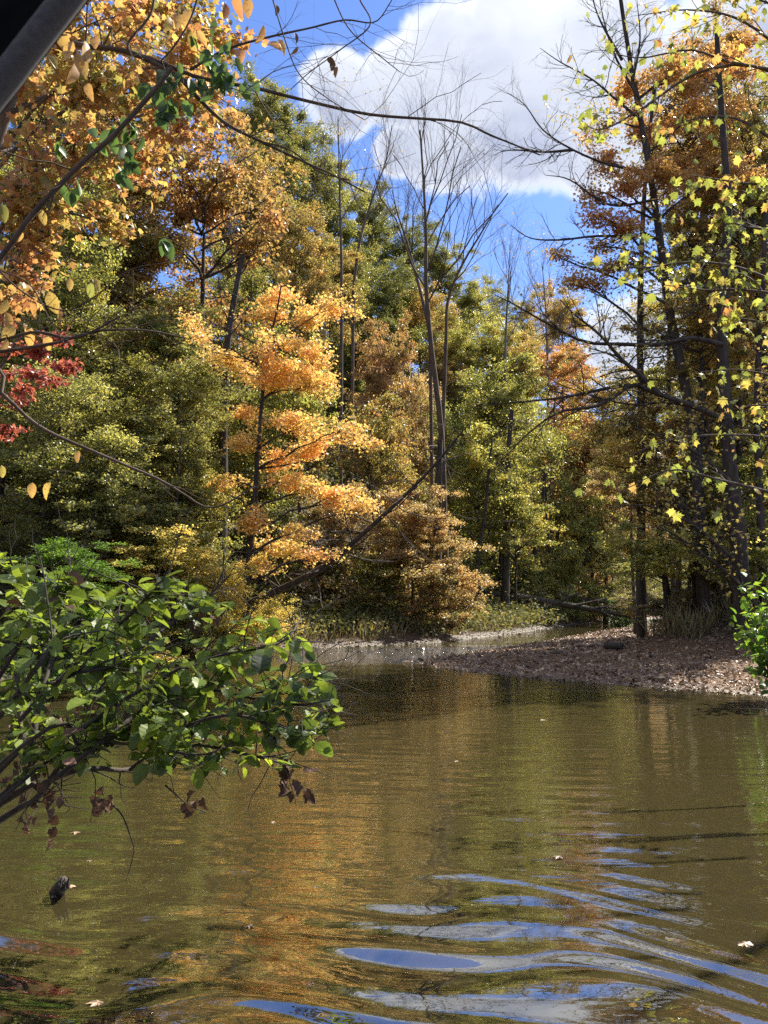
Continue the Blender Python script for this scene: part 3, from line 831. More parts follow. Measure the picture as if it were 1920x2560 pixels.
def golden_maple():
    rng = np.random.default_rng(21); Y = 24.5
    tr = smoothpath(pxs([(241, 612), (247, 575), (254, 510), (258, 450), (262, 400), (268, 350), (277, 310), (281, 286)], Y), 22)
    org = tr[0].copy(); org[2] = float(terrain(org[:1], org[1:2])[0]); tr[0] = org - (0, 0, .2)
    root = empty('maple_tree', org, 'golden orange maple glowing on the left bank, brightest tree in view', 'tree')
    t_ = Wood(); t_.tube(tr, np.linspace(.11, .02, 22), 8)
    C = [(282, 300, 20, 16), (262, 318, 18, 14), (300, 318, 22, 16), (276, 345, 32, 18), (318, 362, 26, 22), (300, 385, 30, 18), (268, 378, 26, 18),
         (340, 305, 20, 12), (235, 372, 22, 11), (212, 352, 18, 10), (196, 336, 14, 8), (188, 322, 8, 7), (225, 362, 20, 11), (285, 372, 30, 14), (325, 385, 24, 13),
         (262, 420, 26, 10), (300, 428, 30, 12), (338, 432, 26, 12), (365, 440, 22, 9), (252, 442, 24, 11), (298, 450, 30, 10), (280, 462, 22, 9),
         (320, 490, 24, 10), (345, 494, 26, 12), (368, 504, 18, 8), (290, 482, 24, 9), (215, 492, 22, 9), (235, 480, 18, 8),
         (262, 520, 26, 11), (300, 530, 26, 9), (285, 548, 28, 9), (320, 556, 20, 8), (262, 565, 22, 9)]
    cl = []
    for (px, py, rx, ry) in C:
        y = Y + rng.uniform(-1.3, 1.3)
        cl.append((at(px, py, y), np.array([rx, max(rx, 26), ry]) / F * Y))
    w, lf = grow_clumps(rng, tr, .14, cl, 27000, .105, tpl_lobed(3, .42), subs=7, twigs=5, flat=.85, rise=.35, spread=.27, gam=.5)
    leafy('maple', root, org, w, lf, 'dark', 'golden', t_)


golden_maple()


# ------------------------------------------------------------------ near overhanging maple, upper left
def left_maple():
    rng = np.random.default_rng(31); Y = 11
    tr = smoothpath(np.array([(-8.3, 12.5, .2), (-7.6, 12.2, 3), (-6.6, 11.6, 6), (-5.6, 11, 8.5), (-4.6, 10.6, 11)]), 18)
    org = tr[0].copy()
    root = empty('maple_tree', org, 'red and yellow mottled maple hanging over the creek at upper left', 'tree')
    t_ = Wood(); t_.tube(tr, np.linspace(.2, .07, 18), 8)
    C = [(30, 110, 50, 34), (90, 60, 46, 34), (150, 30, 44, 26), (200, 60, 38, 26), (140, 95, 48, 32), (75, 140, 48, 32), (30, 180, 46, 34), (185, 105, 36, 26),
         (110, 170, 44, 28), (50, 235, 44, 24), (150, 160, 36, 26), (100, 220, 36, 22), (225, 30, 30, 22), (25, 265, 32, 22), (60, 30, 44, 30), (10, 300, 26, 18), (230, 85, 22, 16),
         (15, 60, 40, 40), (120, 10, 44, 20), (190, 15, 36, 18)]
    cl = [(at(px, py, Y + rng.uniform(-1.8, 1.8)), np.array([rx, rx, ry]) / F * Y) for (px, py, rx, ry) in C]
    w, lf = grow_clumps(rng, tr, .16, cl, 8200, .115, tpl_lobed(5, .66), subs=7, twigs=5, flat=.75, rise=.3, spread=.30, droop=.3)
    leafy('maple', root, org, w, lf, 'grey', 'maplemix', t_)


left_maple()


def sumac():
    rng = np.random.default_rng(33); Y = 13
    tr = smoothpath(np.array([(-8.6, 13.5, .4), (-7.9, 13.4, 2.5), (-7.0, 13.2, 4.6), (-6.0, 13, 6.2)]), 12)
    root = empty('sumac_tree', tr[0], 'small crimson-leaved sumac at the left edge', 'tree')
    t_ = Wood(); t_.tube(tr, np.linspace(.07, .02, 12), 6)
    C = [(20, 345, 26, 12), (45, 335, 22, 10), (30, 372, 30, 10), (68, 366, 20, 7), (10, 320, 16, 12), (14, 395, 24, 10), (50, 380, 18, 7), (12, 430, 18, 8)]
    cl = [(at(px, py, Y + rng.uniform(-.8, .8)), np.array([rx, rx, ry]) / F * Y) for (px, py, rx, ry) in C]
    w, lf = grow_clumps(rng, tr, .07, cl, 1500, .10, tpl_diamond(), subs=6, twigs=4, flat=.8, rise=.3, spread=.22, droop=.3)
    leafy('sumac', root, tr[0], w, lf, 'twig', 'red', t_)


sumac()


# ------------------------------------------------------------------ bare trees
def bare(wood, rng, p, d, L, r, depth, up=.25, ang=.5, kids=4, tips=None):
    n = 6; pts = [p]; dd = norm(d)
    for k in range(n - 1):
        dd = norm(dd + rng.normal(0, .17, 3) + np.array([0, 0, up * .12])); pts.append(pts[-1] + dd * L / (n - 1))
    pts = np.array(pts)
    wood.tube(pts, np.linspace(r, r * (.5 if depth else .3), n), 6 if depth > 2 else (4 if depth == 2 else 3))
    if depth == 0:
        if tips is not None: tips.append(pts[-1])
        return
    for k in range(kids):
        f = .3 + .7 * (k + rng.random() * .8) / kids; i = min(int(f * (n - 1)), n - 1)
        side = norm(rng.normal(0, 1, 3)); t_ = norm(pts[min(i + 1, n - 1)] - pts[max(i - 1, 0)])
        side = norm(side - t_ * (side @ t_))
        a = rng.uniform(.6, 1.2) * ang
        nd = t_ * math.cos(a) + side * math.sin(a) + np.array([0, 0, up])
        bare(wood, rng, pts[i], nd, L * rng.uniform(.5, .75), r * (1 - .5 * f) * .58, depth - 1, up, ang, kids, tips)


def bare_tree(label, path, Y, r0, seed, limbs, bark='pale', name='bare_tree', first=.4, depth=3, L=5., up=.28, ang=.45, leafc=None, nleaf=0, kids=4):
    rng = np.random.default_rng(seed)
    tr = smoothpath(pxs(path, Y), 26)
    bz = float(terrain(tr[0, :1], tr[0, 1:2])[0]); tr[0, 2] = bz - .2; org = np.array([tr[0, 0], tr[0, 1], bz])
    root = empty(name, org, label, 'tree', 'leafless trees')
    t_ = Wood(); rad = np.linspace(r0, r0 * .22, 26); t_.tube(tr, rad, 8)
    w = Wood(); tips = []
    for k in range(limbs):
        f = first + (1 - first) * (k + .5) / limbs; i = min(int(f * 25), 24)
        a = k * 2.4 + rng.normal(0, .4); e = .95 + .35 * f
        d = np.array([math.cos(a) * math.cos(e), math.sin(a) * math.cos(e) * .8, math.sin(e)])
        bare(w, rng, tr[i], d, L * (1.15 - .6 * (f - first) / (1 - first)) * rng.uniform(.8, 1.15), rad[i] * .5, depth, up, ang, kids, tips)
    lf = None
    if nleaf:
        tips = np.array(tips); ch = rng.integers(0, len(tips), nleaf); pos = tips[ch] + rng.normal(0, .12, (nleaf, 3))
        lf = leaves_arrays(pos, rng.uniform(.08, .14, nleaf), rot_leaf(rng, nleaf, .4, .8), tpl_diamond(), rng)
    leafy('bare', root, org, w, lf, bark, leafc, t_)


bare_tree('tallest leafless tree, pale forking trunk rising in front of the cloud', [(446, 604), (444, 520), (441, 430), (431, 345), (426, 285), (426, 240), (424, 190), (420, 130)], 35, .17, 41, 11, first=.52, L=5.2, up=.26, ang=.5, depth=4, kids=3, bark='brown')
bare_tree('leafless forked tree just right of the tallest bare tree', [(438, 604), (440, 520), (443, 420), (446, 340), (448, 300), (462, 265), (480, 235), (498, 205)], 36, .12, 42, 7, first=.62, L=3.8, up=.22, ang=.5, bark='brown')
bare_tree('slim leafless tree on the ridge in front of the small white cloud edge', [(342, 300), (341, 240), (340, 200), (339, 160), (338, 115)], 48, .10, 43, 9, first=.35, L=4.2, up=.45, ang=.3, bark='brown', leafc='rustgold', nleaf=260)
bare_tree('slender leaning leafless tree between the ridge tree and the tallest bare tree', [(352, 300), (360, 240), (372, 200), (386, 160), (392, 125)], 50, .11, 44, 8, first=.3, L=3.8, up=.35, ang=.38, bark='brown', leafc='rustgold', nleaf=180)
bare_tree('thin nearly leafless tree with last yellow leaves in the skyline dip', [(505, 380), (506, 330), (508, 290), (510, 245)], 60, .11, 45, 9, first=.2, L=4.6, up=.4, ang=.4, bark='grey', leafc='rustgold', nleaf=150)
bare_tree('thin twiggy tree rising before the low orange crowns at right', [(548, 400), (547, 340), (545, 300), (542, 262)], 58, .10, 46, 8, first=.2, L=4.2, up=.4, ang=.4, bark='grey', leafc='rustgold', nleaf=300)
bare_tree('dark leafless stem curving up left of the tallest bare tree', [(432, 340), (420, 290), (408, 245), (398, 215), (392, 190)], 38, .09, 47, 6, first=.4, L=2.4, up=.3, ang=.45, bark='brown')


def stem(label, path, Y, r0, r1, bark, name='tree_stem', cat='tree', twn=14, twl=1.4, seed=1, group=None, ground_it=True, leaf=None, nleaf=0, lsize=.11, depth=1):
    """a trunk with short side branches"""
    rng = np.random.default_rng(seed); tr = smoothpath(pxs(path, Y), 24)
    if ground_it:
        bz = float(terrain(tr[0, :1], tr[0, 1:2])[0]); tr[0, 2] = bz - .15
    org = tr[0].copy(); root = empty(name, org, label, cat, group)
    t_ = Wood(); rad = np.linspace(r0, r1, 24); t_.tube(tr, rad, 8, lump=.04, rng=rng)
    w = Wood(); tips = []
    for k in range(twn):
        i = rng.integers(5, 24); d = norm(rng.normal(0, 1, 3) * (1, .8, .5)) + np.array([0, 0, .25])
        bare(w, rng, tr[i], d, twl * rng.uniform(.5, 1.3), min(rad[i] * .35, .03), depth, .1, .6, 3, tips)
    lf = None
    if nleaf:
        tips = np.array(tips); ch = rng.integers(0, len(tips), nleaf); pos = tips[ch] + rng.normal(0, twl * .16, (nleaf, 3))
        lf = leaves_arrays(pos, rng.uniform(.6, 1.2, nleaf) * lsize, rot_leaf(rng, nleaf, .3, .7), tpl_diamond(), rng)
    leafy('stem', root, org, w, lf, bark, leaf, t_)


stem('bare dark trunk leaning far out to the right from the left bank', [(240, 608), (262, 598), (300, 580), (330, 562), (365, 532), (400, 500), (430, 470), (462, 432)], 25.5, .14, .03, 'dark', 'leaning_trunk', twn=34, twl=1.7, seed=51, depth=2)
stem('thick dark trunk standing behind the golden maple on the left slope', [(222, 560), (223, 470), (224, 400), (228, 340), (236, 290), (243, 255)], 29, .19, .09, 'dark', twn=14, twl=2.5, seed=52, depth=2)
stem('second dark trunk of the pair beside the tallest bare tree', [(437, 606), (437, 560), (438, 500), (440, 440)], 34, .22, .13, 'dark', twn=12, twl=1.6, seed=53)
stem('slender dark trunk standing alone by the fallen log', [(505, 601), (506, 560), (507, 510), (508, 460), (512, 410)], 44, .24, .12, 'dark', twn=16, twl=2.2, seed=54, leaf='green', nleaf=900)
stem('thin dark trunk leaning right over the far creek', [(528, 603), (534, 560), (541, 510), (546, 470)], 50, .20, .10, 'dark', twn=12, twl=2, seed=55)
stem('thin tan-lit trunk in the far gap, left one of three', [(553, 606), (556, 560), (560, 500), (562, 460)], 58, .16, .08, 'brown', twn=10, twl=2, seed=56)
stem('thin trunk in the far gap, middle one of three', [(570, 606), (573, 570), (572, 520), (577, 470)], 60, .16, .07, 'brown', twn=10, twl=2, seed=57)
stem('thin slanting trunk in the far gap, right one of three', [(588, 606), (592, 575), (602, 540), (612, 510)], 58, .14, .06, 'brown', twn=10, twl=2, seed=58)
stem('thin stem standing among the green leaves left of the golden maple', [(176, 600), (177, 540), (178, 480), (182, 430)], 23, .05, .02, 'dark', twn=12, twl=1.2, seed=59)
stem('crooked dark stem on the left bank above the foreground shrub', [(158, 608), (160, 585), (166, 560), (170, 535)], 22, .08, .04, 'dark', twn=8, twl=1, seed=60)
stem('dark stem rising behind the green tree by the creek bend', [(472, 601), (478, 560), (486, 500), (492, 440)], 42, .14, .06, 'dark', twn=12, twl=1.6, seed=61)


# ------------------------------------------------------------------ black trunks on the right with long bare boughs
def bough(w, rng, pts, r0, r1, n=16, tw=10, twl=.8, depth=1, tips=None):
    p = smoothpath(pts, n); rad = np.linspace(r0, r1, n); w.tube(p, rad, 5)
    for k in range(tw):
        i = rng.integers(2, n); d = norm(p[min(i + 1, n - 1)] - p[i - 1]) * .8 + norm(rng.normal(0, 1, 3) * (1, .6, 1)) + np.array([0, 0, .15])
        bare(w, rng, p[i], d, twl * rng.uniform(.5, 1.3), rad[i] * .45, depth, .12, .55, 3, tips)
    return p


def right_trunks():
    rng = np.random.default_rng(71); Y = 17
    # tree with the orange crown
    Y = 22
    tr = smoothpath(pxs([(704, 605), (700, 520), (694, 440), (684, 380), (670, 315), (660, 240), (648, 160), (630, 60), (615, -40)], Y), 30)
    bz = float(terrain(tr[0, :1], tr[0, 1:2])[0]); tr[0, 2] = bz - .2; org = np.array([tr[0, 0], tr[0, 1], bz])
    root = empty('maple_tree', org, 'black-trunked tree with rusty orange crown and long bare boughs reaching left', 'tree')
    t_ = Wood(); t_.tube(tr, np.linspace(.19, .05, 30), 10, lump=.04, rng=rng)
    C = [(640, 90, 34, 22), (680, 70, 40, 24), (720, 110, 40, 26), (600, 130, 22, 14), (650, 130, 38, 24), (596, 160, 16, 12), (590, 190, 18, 14), (620, 190, 30, 18),
         (660, 185, 40, 22), (598, 215, 20, 13), (630, 225, 28, 16), (690, 160, 40, 24), (600, 245, 16, 10), (610, 160, 22, 14), (560, 258, 14, 10), (575, 285, 24, 10), (620, 262, 26, 12),
         (740, 60, 36, 24), (735, 170, 40, 24)]
    cl = [(at(px, py, Y + rng.uniform(-1, 1.4)), np.array([rx, rx, ry]) / F * Y) for (px, py, rx, ry) in C]
    w, lf = grow_clumps(rng, tr, .2, cl, 22000, .105, tpl_lobed(3, .42), subs=6, twigs=5, flat=.7, rise=.6, spread=.24)
    B = [[(645, 171), (610, 165), (573, 150), (543, 130), (525, 105), (508, 93)], [(659, 238), (600, 236), (560, 240), (530, 238), (511, 225)],
         [(640, 120), (612, 96), (590, 78), (560, 62), (540, 48)], [(622, 60), (600, 20), (590, -10)], [(573, 150), (545, 152), (515, 150), (500, 152)],
         [(655, 200), (610, 205), (570, 180), (545, 175)], [(640, 100), (617, 60), (605, 25), (598, -10)], [(633, 80), (640, 40), (637, 0)]]
    for b in B:
        bough(w, rng, pxs(b, Y - .6), .045, .008, tw=16, twl=.9, depth=2)
    leafy('maple', root, org, w, lf, 'dark', 'orange', t_)
    # thickest trunk with big low boughs
    Y = 20; tr = smoothpath(pxs([(742, 602), (738, 540), (730, 470), (725, 400), (722, 330), (725, 270), (728, 200), (722, 120), (716, 20)], Y), 28)
    bz = float(terrain(tr[0, :1], tr[0, 1:2])[0]); tr[0, 2] = bz - .2; org = np.array([tr[0, 0], tr[0, 1], bz])
    root = empty('boxelder_tree', org, 'thickest black trunk on the gravel bar side with low leafless boughs over the creek', 'tree')
    t_ = Wood(); t_.tube(tr, np.linspace(.22, .06, 28), 10, lump=.05, rng=rng)
    w = Wood(); tips = []
    B = [[(723, 345), (690, 338), (660, 345), (620, 344), (585, 342), (550, 325), (515, 305), (495, 295)],
         [(724, 420), (690, 405), (660, 395), (630, 385), (590, 392), (560, 398), (520, 402), (480, 406)],
         [(660, 395), (640, 375), (622, 360), (600, 335), (575, 315), (560, 300)], [(690, 405), (660, 402), (640, 405), (615, 402), (590, 395)],
         [(728, 480), (700, 455), (670, 440), (640, 430), (610, 420)], [(735, 560), (700, 530), (670, 512), (640, 505), (610, 508)],
         [(738, 575), (715, 545), (690, 520), (668, 490), (655, 460)], [(768, 620), (735, 580), (700, 552), (665, 530), (640, 528)],
         [(630, 385), (600, 405), (560, 412), (530, 432), (500, 462)], [(725, 300), (700, 285), (670, 280), (640, 262)]]
    for k, b in enumerate(B):
        bough(w, rng, pxs(b, Y - .4 - .3 * (k % 3)), .075 if k < 3 else .05, .010, tw=18, twl=1.0, depth=2, tips=tips)
    tips = np.array(tips); n = 2600; ch = rng.integers(0, len(tips), n); pos = tips[ch] + rng.normal(0, .14, (n, 3))
    keep = pos[:, 0] > (rng.random(n) ** .5) * 7.0
    pos = pos[keep]; n = len(pos)
    lf = leaves_arrays(pos, rng.uniform(.06, .13, n), rot_leaf(rng, n, .4, .7), tpl_lobed(5, .45), rng)
    leafy('boxelder', root, org, w, lf, 'dark', 'yellow', t_)


right_trunks()
stem('thin dark trunk at the right edge behind the sycamore leaves', [(764, 600), (760, 500), (757, 400), (762, 300), (766, 200)], 21, .12, .06, 'dark', twn=16, twl=1.8, seed=62, depth=2, leaf='rustgold', nleaf=1500, lsize=.12)
stem('dark trunk between the two black trunks on the right bank', [(706, 600), (703, 500), (701, 400), (700, 300), (706, 200), (704, 100)], 25, .13, .06, 'dark', twn=22, twl=2.2, seed=63, depth=2, leaf='olive', nleaf=2500, lsize=.11)
stem('slim upright trunk behind the rusty orange crown', [(640, 600), (642, 450), (640, 330), (644, 200), (655, 80)], 26, .16, .05, 'dark', twn=22, twl=2.4, seed=64, depth=2, leaf='rustgold', nleaf=2500, lsize=.11)


# ------------------------------------------------------------------ leaves as single parts
def single_leaves(root, org, pos, frames, sizes, meshes, mats, rng, name='leaf', stalk=None):
    a, b, n = frames
    for k in range(len(pos)):
        o = bpy.data.objects.new(name, meshes[k % len(meshes)]); COL.objects.link(o); o.parent = root
        s = float(sizes[k])
        M = Matrix(((a[k, 0] * s, b[k, 0] * s, n[k, 0] * s, pos[k, 0] - org[0]), (a[k, 1] * s, b[k, 1] * s, n[k, 1] * s, pos[k, 1] - org[1]),
                    (a[k, 2] * s, b[k, 2] * s, n[k, 2] * s, pos[k, 2] - org[2]), (0, 0, 0, 1)))
        o.matrix_basis = M
        o.material_slots[0].link = 'OBJECT'; o.material_slots[0].material = mats[k] if isinstance(mats, list) else mats


def mesh_of(tpl, name, mat, smooth=True):
    return mk(name, tpl[0], None, tpl[1], None, mat, smooth)


# sycamore twigs reaching in from the right
def sycamore():
    rng = np.random.default_rng(81)
    Y = 7.8; org = np.array([6.9, 8.2, float(terrain(np.array([6.9]), np.array([8.2]))[0])])
    tr = smoothpath(np.array([org - (0, 0, .2), (6.6, 8.1, 2), (6.2, 8.0, 4), (5.7, 7.9, 6.2), (5.2, 7.8, 8.5)]), 16)
    root = empty('sycamore_tree', org, 'sycamore with large yellow-green lobed leaves reaching in from the right edge', 'tree')
    t_ = Wood(); t_.tube(tr, np.linspace(.06, .03, 16), 8)
    w = Wood()
    B = [[(860, 90), (800, 75), (730, 62), (690, 50), (640, 58), (602, 50)], [(860, 150), (790, 60), (740, 20), (690, 10), (640, 15)],
         [(860, 130), (768, 70), (700, 72), (640, 110), (600, 130), (578, 118)], [(860, 180), (790, 150), (740, 120), (700, 118), (660, 130)],
         [(860, 220), (790, 190), (735, 182), (690, 175)], [(860, 330), (790, 290), (740, 268), (690, 262), (640, 268), (600, 262)],
         [(860, 330), (800, 300), (745, 290), (705, 290), (665, 285)], [(860, 300), (790, 240), (740, 225), (705, 215)],
         [(860, 400), (790, 380), (740, 370), (700, 372)], [(860, 470), (780, 440), (720, 435), (670, 440), (630, 455)],
         [(860, 520), (780, 495), (720, 480), (670, 470), (620, 492)], [(860, 60), (800, 20), (760, 0), (720, -10)], [(860, 350), (800, 330), (750, 320), (715, 315)],
         [(860, 430), (800, 410), (760, 405), (730, 410)]]
    pos = []; aw = []
    for k, b in enumerate(B):
        tips = []
        p = bough(w, rng, pxs(b, Y + rng.uniform(-1, 1.2)), .022, .004, n=18, tw=9, twl=.45, depth=1, tips=tips)
        dens = 1.0 if k not in (8, 9, 10, 13) else .55
        nn = int(42 * dens)
        for _ in range(nn):
            i = rng.integers(5, 18); pos.append(p[i] + rng.normal(0, .07, 3))
        for tp in tips:
            if rng.random() < dens * .9: pos.append(tp + rng.normal(0, .04, 3))
    pos = np.array(pos); rng.shuffle(pos); n = len(pos)
    # the leaves nearest the camera's view show largest: these are parts
    d = np.abs(pos[:, 0] / pos[:, 1]) < .49
    order = np.argsort(np.where(d, pos[:, 1], 99)); pos = pos[order]
    fr = rot_leaf(rng, n, .8, 1.0); sz = rng.uniform(.05, .13, n)
    # tilt some towards the viewer
    T5 = [tpl_lobed(5, .84, True, .2 + .15 * s, s) for s in range(5)]
    ms = [mesh_of(tp, 'leaf', LM['sycamore']) for tp in T5]
    m = min(290, n)
    single_leaves(root, org, pos[:m], tuple(f[:m] for f in fr), sz[:m], ms, LM['sycamore'], rng)
    lf = leaves_arrays(pos[m:], sz[m:], tuple(f[m:] for f in fr), T5[0], rng) if n > m else None
    link('trunk', t_.mesh('trunk', BM['grey'], org), root)
    link('branches', w.mesh('branches', BM['twig'], org), root)
    if lf:
        o = link('foliage', mk('foliage', lf[0] - org, None, lf[1], lf[2], LM['sycamore'], smooth=False), root); o['kind'] = 'stuff'


sycamore()


# ------------------------------------------------------------------ foreground alder shrub on the left
def alder():
    rng = np.random.default_rng(91)
    org = np.array([-3.35, 5.0, float(terrain(np.array([-3.35]), np.array([5.0]))[0])])
    root = empty('alder_shrub', org, 'leafy green alder shrub leaning over the water in the left foreground', 'shrub')
    t_ = Wood(); w = Wood()
    base = org + (0, 0, -.1)
    stems = [
        ([(-40, 800), (5, 800), (40, 786), (62, 775), (90, 768), (130, 770), (165, 757), (195, 745), (235, 752), (270, 760), (300, 768)], 4.3, .020, .005),
        ([(-30, 815), (0, 820), (35, 800), (60, 765), (80, 730), (100, 690), (140, 660), (190, 640)], 4.5, .022, .006),
        ([(-30, 810), (10, 790), (30, 750), (40, 700), (55, 650), (75, 600), (90, 570)], 4.7, .024, .006),
        ([(-30, 790), (0, 770), (20, 720), (15, 650), (20, 590), (10, 560)], 4.5, .022, .006),
        ([(60, 775), (110, 735), (160, 700), (210, 690), (260, 700), (300, 705), (330, 700)], 4.1, .014, .004),
        ([(100, 690), (150, 640), (190, 610), (215, 590), (230, 575)], 4.2, .012, .004),
        ([(80, 730), (140, 690), (200, 660), (250, 650), (285, 640), (300, 620)], 3.9, .012, .004),
        ([(40, 700), (90, 650), (130, 615), (155, 590), (170, 590)], 3.8, .012, .004),
        ([(130, 770), (180, 730), (230, 715), (270, 725), (310, 735), (330, 720)], 3.9, .010, .003),
        ([(20, 720), (60, 680), (110, 670), (150, 690), (190, 715)], 3.7, .012, .004),
        ([(-20, 740), (20, 690), (50, 640), (60, 610), (66, 590)], 3.6, .014, .004),
        ([(-20, 760), (30, 740), (80, 745), (120, 730), (165, 735)], 3.8, .012, .004),
        ([(-20, 700), (10, 660), (30, 620), (45, 600), (70, 580)], 4.1, .014, .004),
        ([(0, 800), (50, 760), (90, 745), (140, 745), (200, 755), (240, 740)], 4.0, .010, .003),
        ([(200, 660), (240, 690), (270, 690), (300, 675), (330, 688), (336, 692)], 4.3, .008, .003),
    ]
    pos = []; away = []
    for k, (b, Y, r0, r1) in enumerate(stems):
        Y0 = Y
        pts = np.array([at(x, y, Y0 + .25 * math.sin(i * 1.3 + k)) for i, (x, y) in enumerate(b)])
        if b[0][0] < 0: pts = np.vstack([base + rng.normal(0, .05, 3), pts[1:]])
        tips = []
        tgt = t_ if k < 4 else w
        p = smoothpath(pts, 22); rad = np.linspace(r0, r1, 22); tgt.tube(p, rad, 6)
        for q_ in range(25):
            i = rng.integers(4, 22); d = norm(p[min(i + 1, 21)] - p[i - 1]) * .7 + norm(rng.normal(0, 1, 3)) + np.array([0, 0, .25])
            L = rng.uniform(.18, .42); pp = poly(p[i], p[i] + norm(d) * L, 5, rng, .12, .03); w.tube(pp, np.linspace(min(rad[i] * .5, .005), .0015, 5), 4)
            nl = rng.integers(4, 8)
            for j in range(nl):
                f = (j + .6) / nl; a_ = pp[0] * (1 - f) + pp[-1] * f
                pos.append(a_ + rng.normal(0, .012, 3)); away.append(norm(d) * .5 + norm(rng.normal(0, 1, 3)))
    pos = np.array(pos); away = np.array(away)
    # screen check: the open lower half under the shrub stays free of leaves
    c_, s_ = math.cos(PITCH), math.sin(PITCH)
    dx = pos[:, 0]; fw = pos[:, 1] * c_ + (pos[:, 2] - CAMZ) * s_; up = -pos[:, 1] * s_ + (pos[:, 2] - CAMZ) * c_
    px = W / 2 + F * dx / fw; py = H / 2 - F * up / fw
    lim = np.interp(px, [-60, 0, 60, 120, 200, 300, 350], [800, 792, 768, 768, 770, 775, 750])
    top = np.interp(px, [0, 60, 100, 170, 230, 300, 340], [572, 582, 600, 584, 618, 648, 685])
    keep = (py < lim) & (py > top - 12) & (px < np.interp(py, [560, 610, 640, 680, 700, 760], [215, 262, 300, 322, 338, 325]) + rng.normal(0, 6, len(px)))
    pos = pos[keep]; away = away[keep]; px = px[keep]
    idx = rng.permutation(len(pos)); pos = pos[idx]; away = away[idx]; px = px[idx]
    inv = (px < -10); order = np.argsort(np.where(inv, 9, pos[:, 1])); pos = pos[order]; away = away[order]
    n = len(pos)
    fr = rot_leaf(rng, n, .12, .5, away * 1.2); sz = .042 + .068 * rng.random(n) ** 1.3
    tps = [tpl_ovate(5, .05, .36 + .03 * (s % 3), .10 + .06 * s, .10, .012, s) for s in range(6)]
    ms = [mesh_of(tp, 'leaf', LM['alder'], False) for tp in tps]
    # spread the single parts evenly: every k-th of the near leaves
    m = min(290, n)
    dead = [LM['dead'] if rng.random() < .05 else LM['alder'] for _ in range(m)]
    single_leaves(root, org, pos[:m], tuple(f[:m] for f in fr), sz[:m], ms, dead, rng)
    lf = leaves_arrays(pos[m:], sz[m:], tuple(f[m:] for f in fr), tps[1], rng)
    o = link('foliage', mk('foliage', lf[0] - org, None, lf[1], lf[2], LM['alder'], smooth=False), root); o['kind'] = 'stuff'
    print('alder leaves', n)
    # withered leaf clumps caught on the branches, and the twig that dips into the water
    for (cx_, cy_, Yc_, m_, r_) in [(285, 770, 4.2, 10, .05), (300, 786, 4.2, 8, .035), (108, 796, 4.2, 7, .035), (192, 798, 4.2, 6, .035), (45, 812, 4.3, 18, .08), (20, 770, 4.4, 22, .10), (95, 700, 4.4, 22, .10), (205, 620, 4.4, 9, .05), (60, 725, 4.5, 20, .10)]:
        c0 = at(cx_, cy_, Yc_); ps = c0 + rng.normal(0, 1, (m_, 3)) * r_ * np.array([1, 1, .8])
        V, T, R = leaves_arrays(ps, rng.uniform(.04, .075, m_), rot_leaf(rng, m_, .6, 1.2), tpl_ovate(4, .1, .4, .5, .3, .05, 3), rng)
        link('withered_leaves', mk('withered_leaves', V - org, None, T, R, LM['dead'], smooth=False), root)
    for pth in ([(108, 800), (122, 815), (130, 835), (134, 850), (130, 868), (125, 882)], [(165, 785), (180, 798), (190, 806), (205, 812), (200, 813)], [(62, 775), (62, 800), (70, 808), (66, 812)],
                [(90, 770), (105, 775), (122, 785), (135, 788)]):
        pp = smoothpath(pxs(pth, 4.25), 14); w.tube(pp, np.linspace(.005, .0015, 14), 5)
    link('stems', t_.mesh('stems', BM['dark'], org), root)
    link('branches', w.mesh('branches', BM['dark'], org), root)


alder()


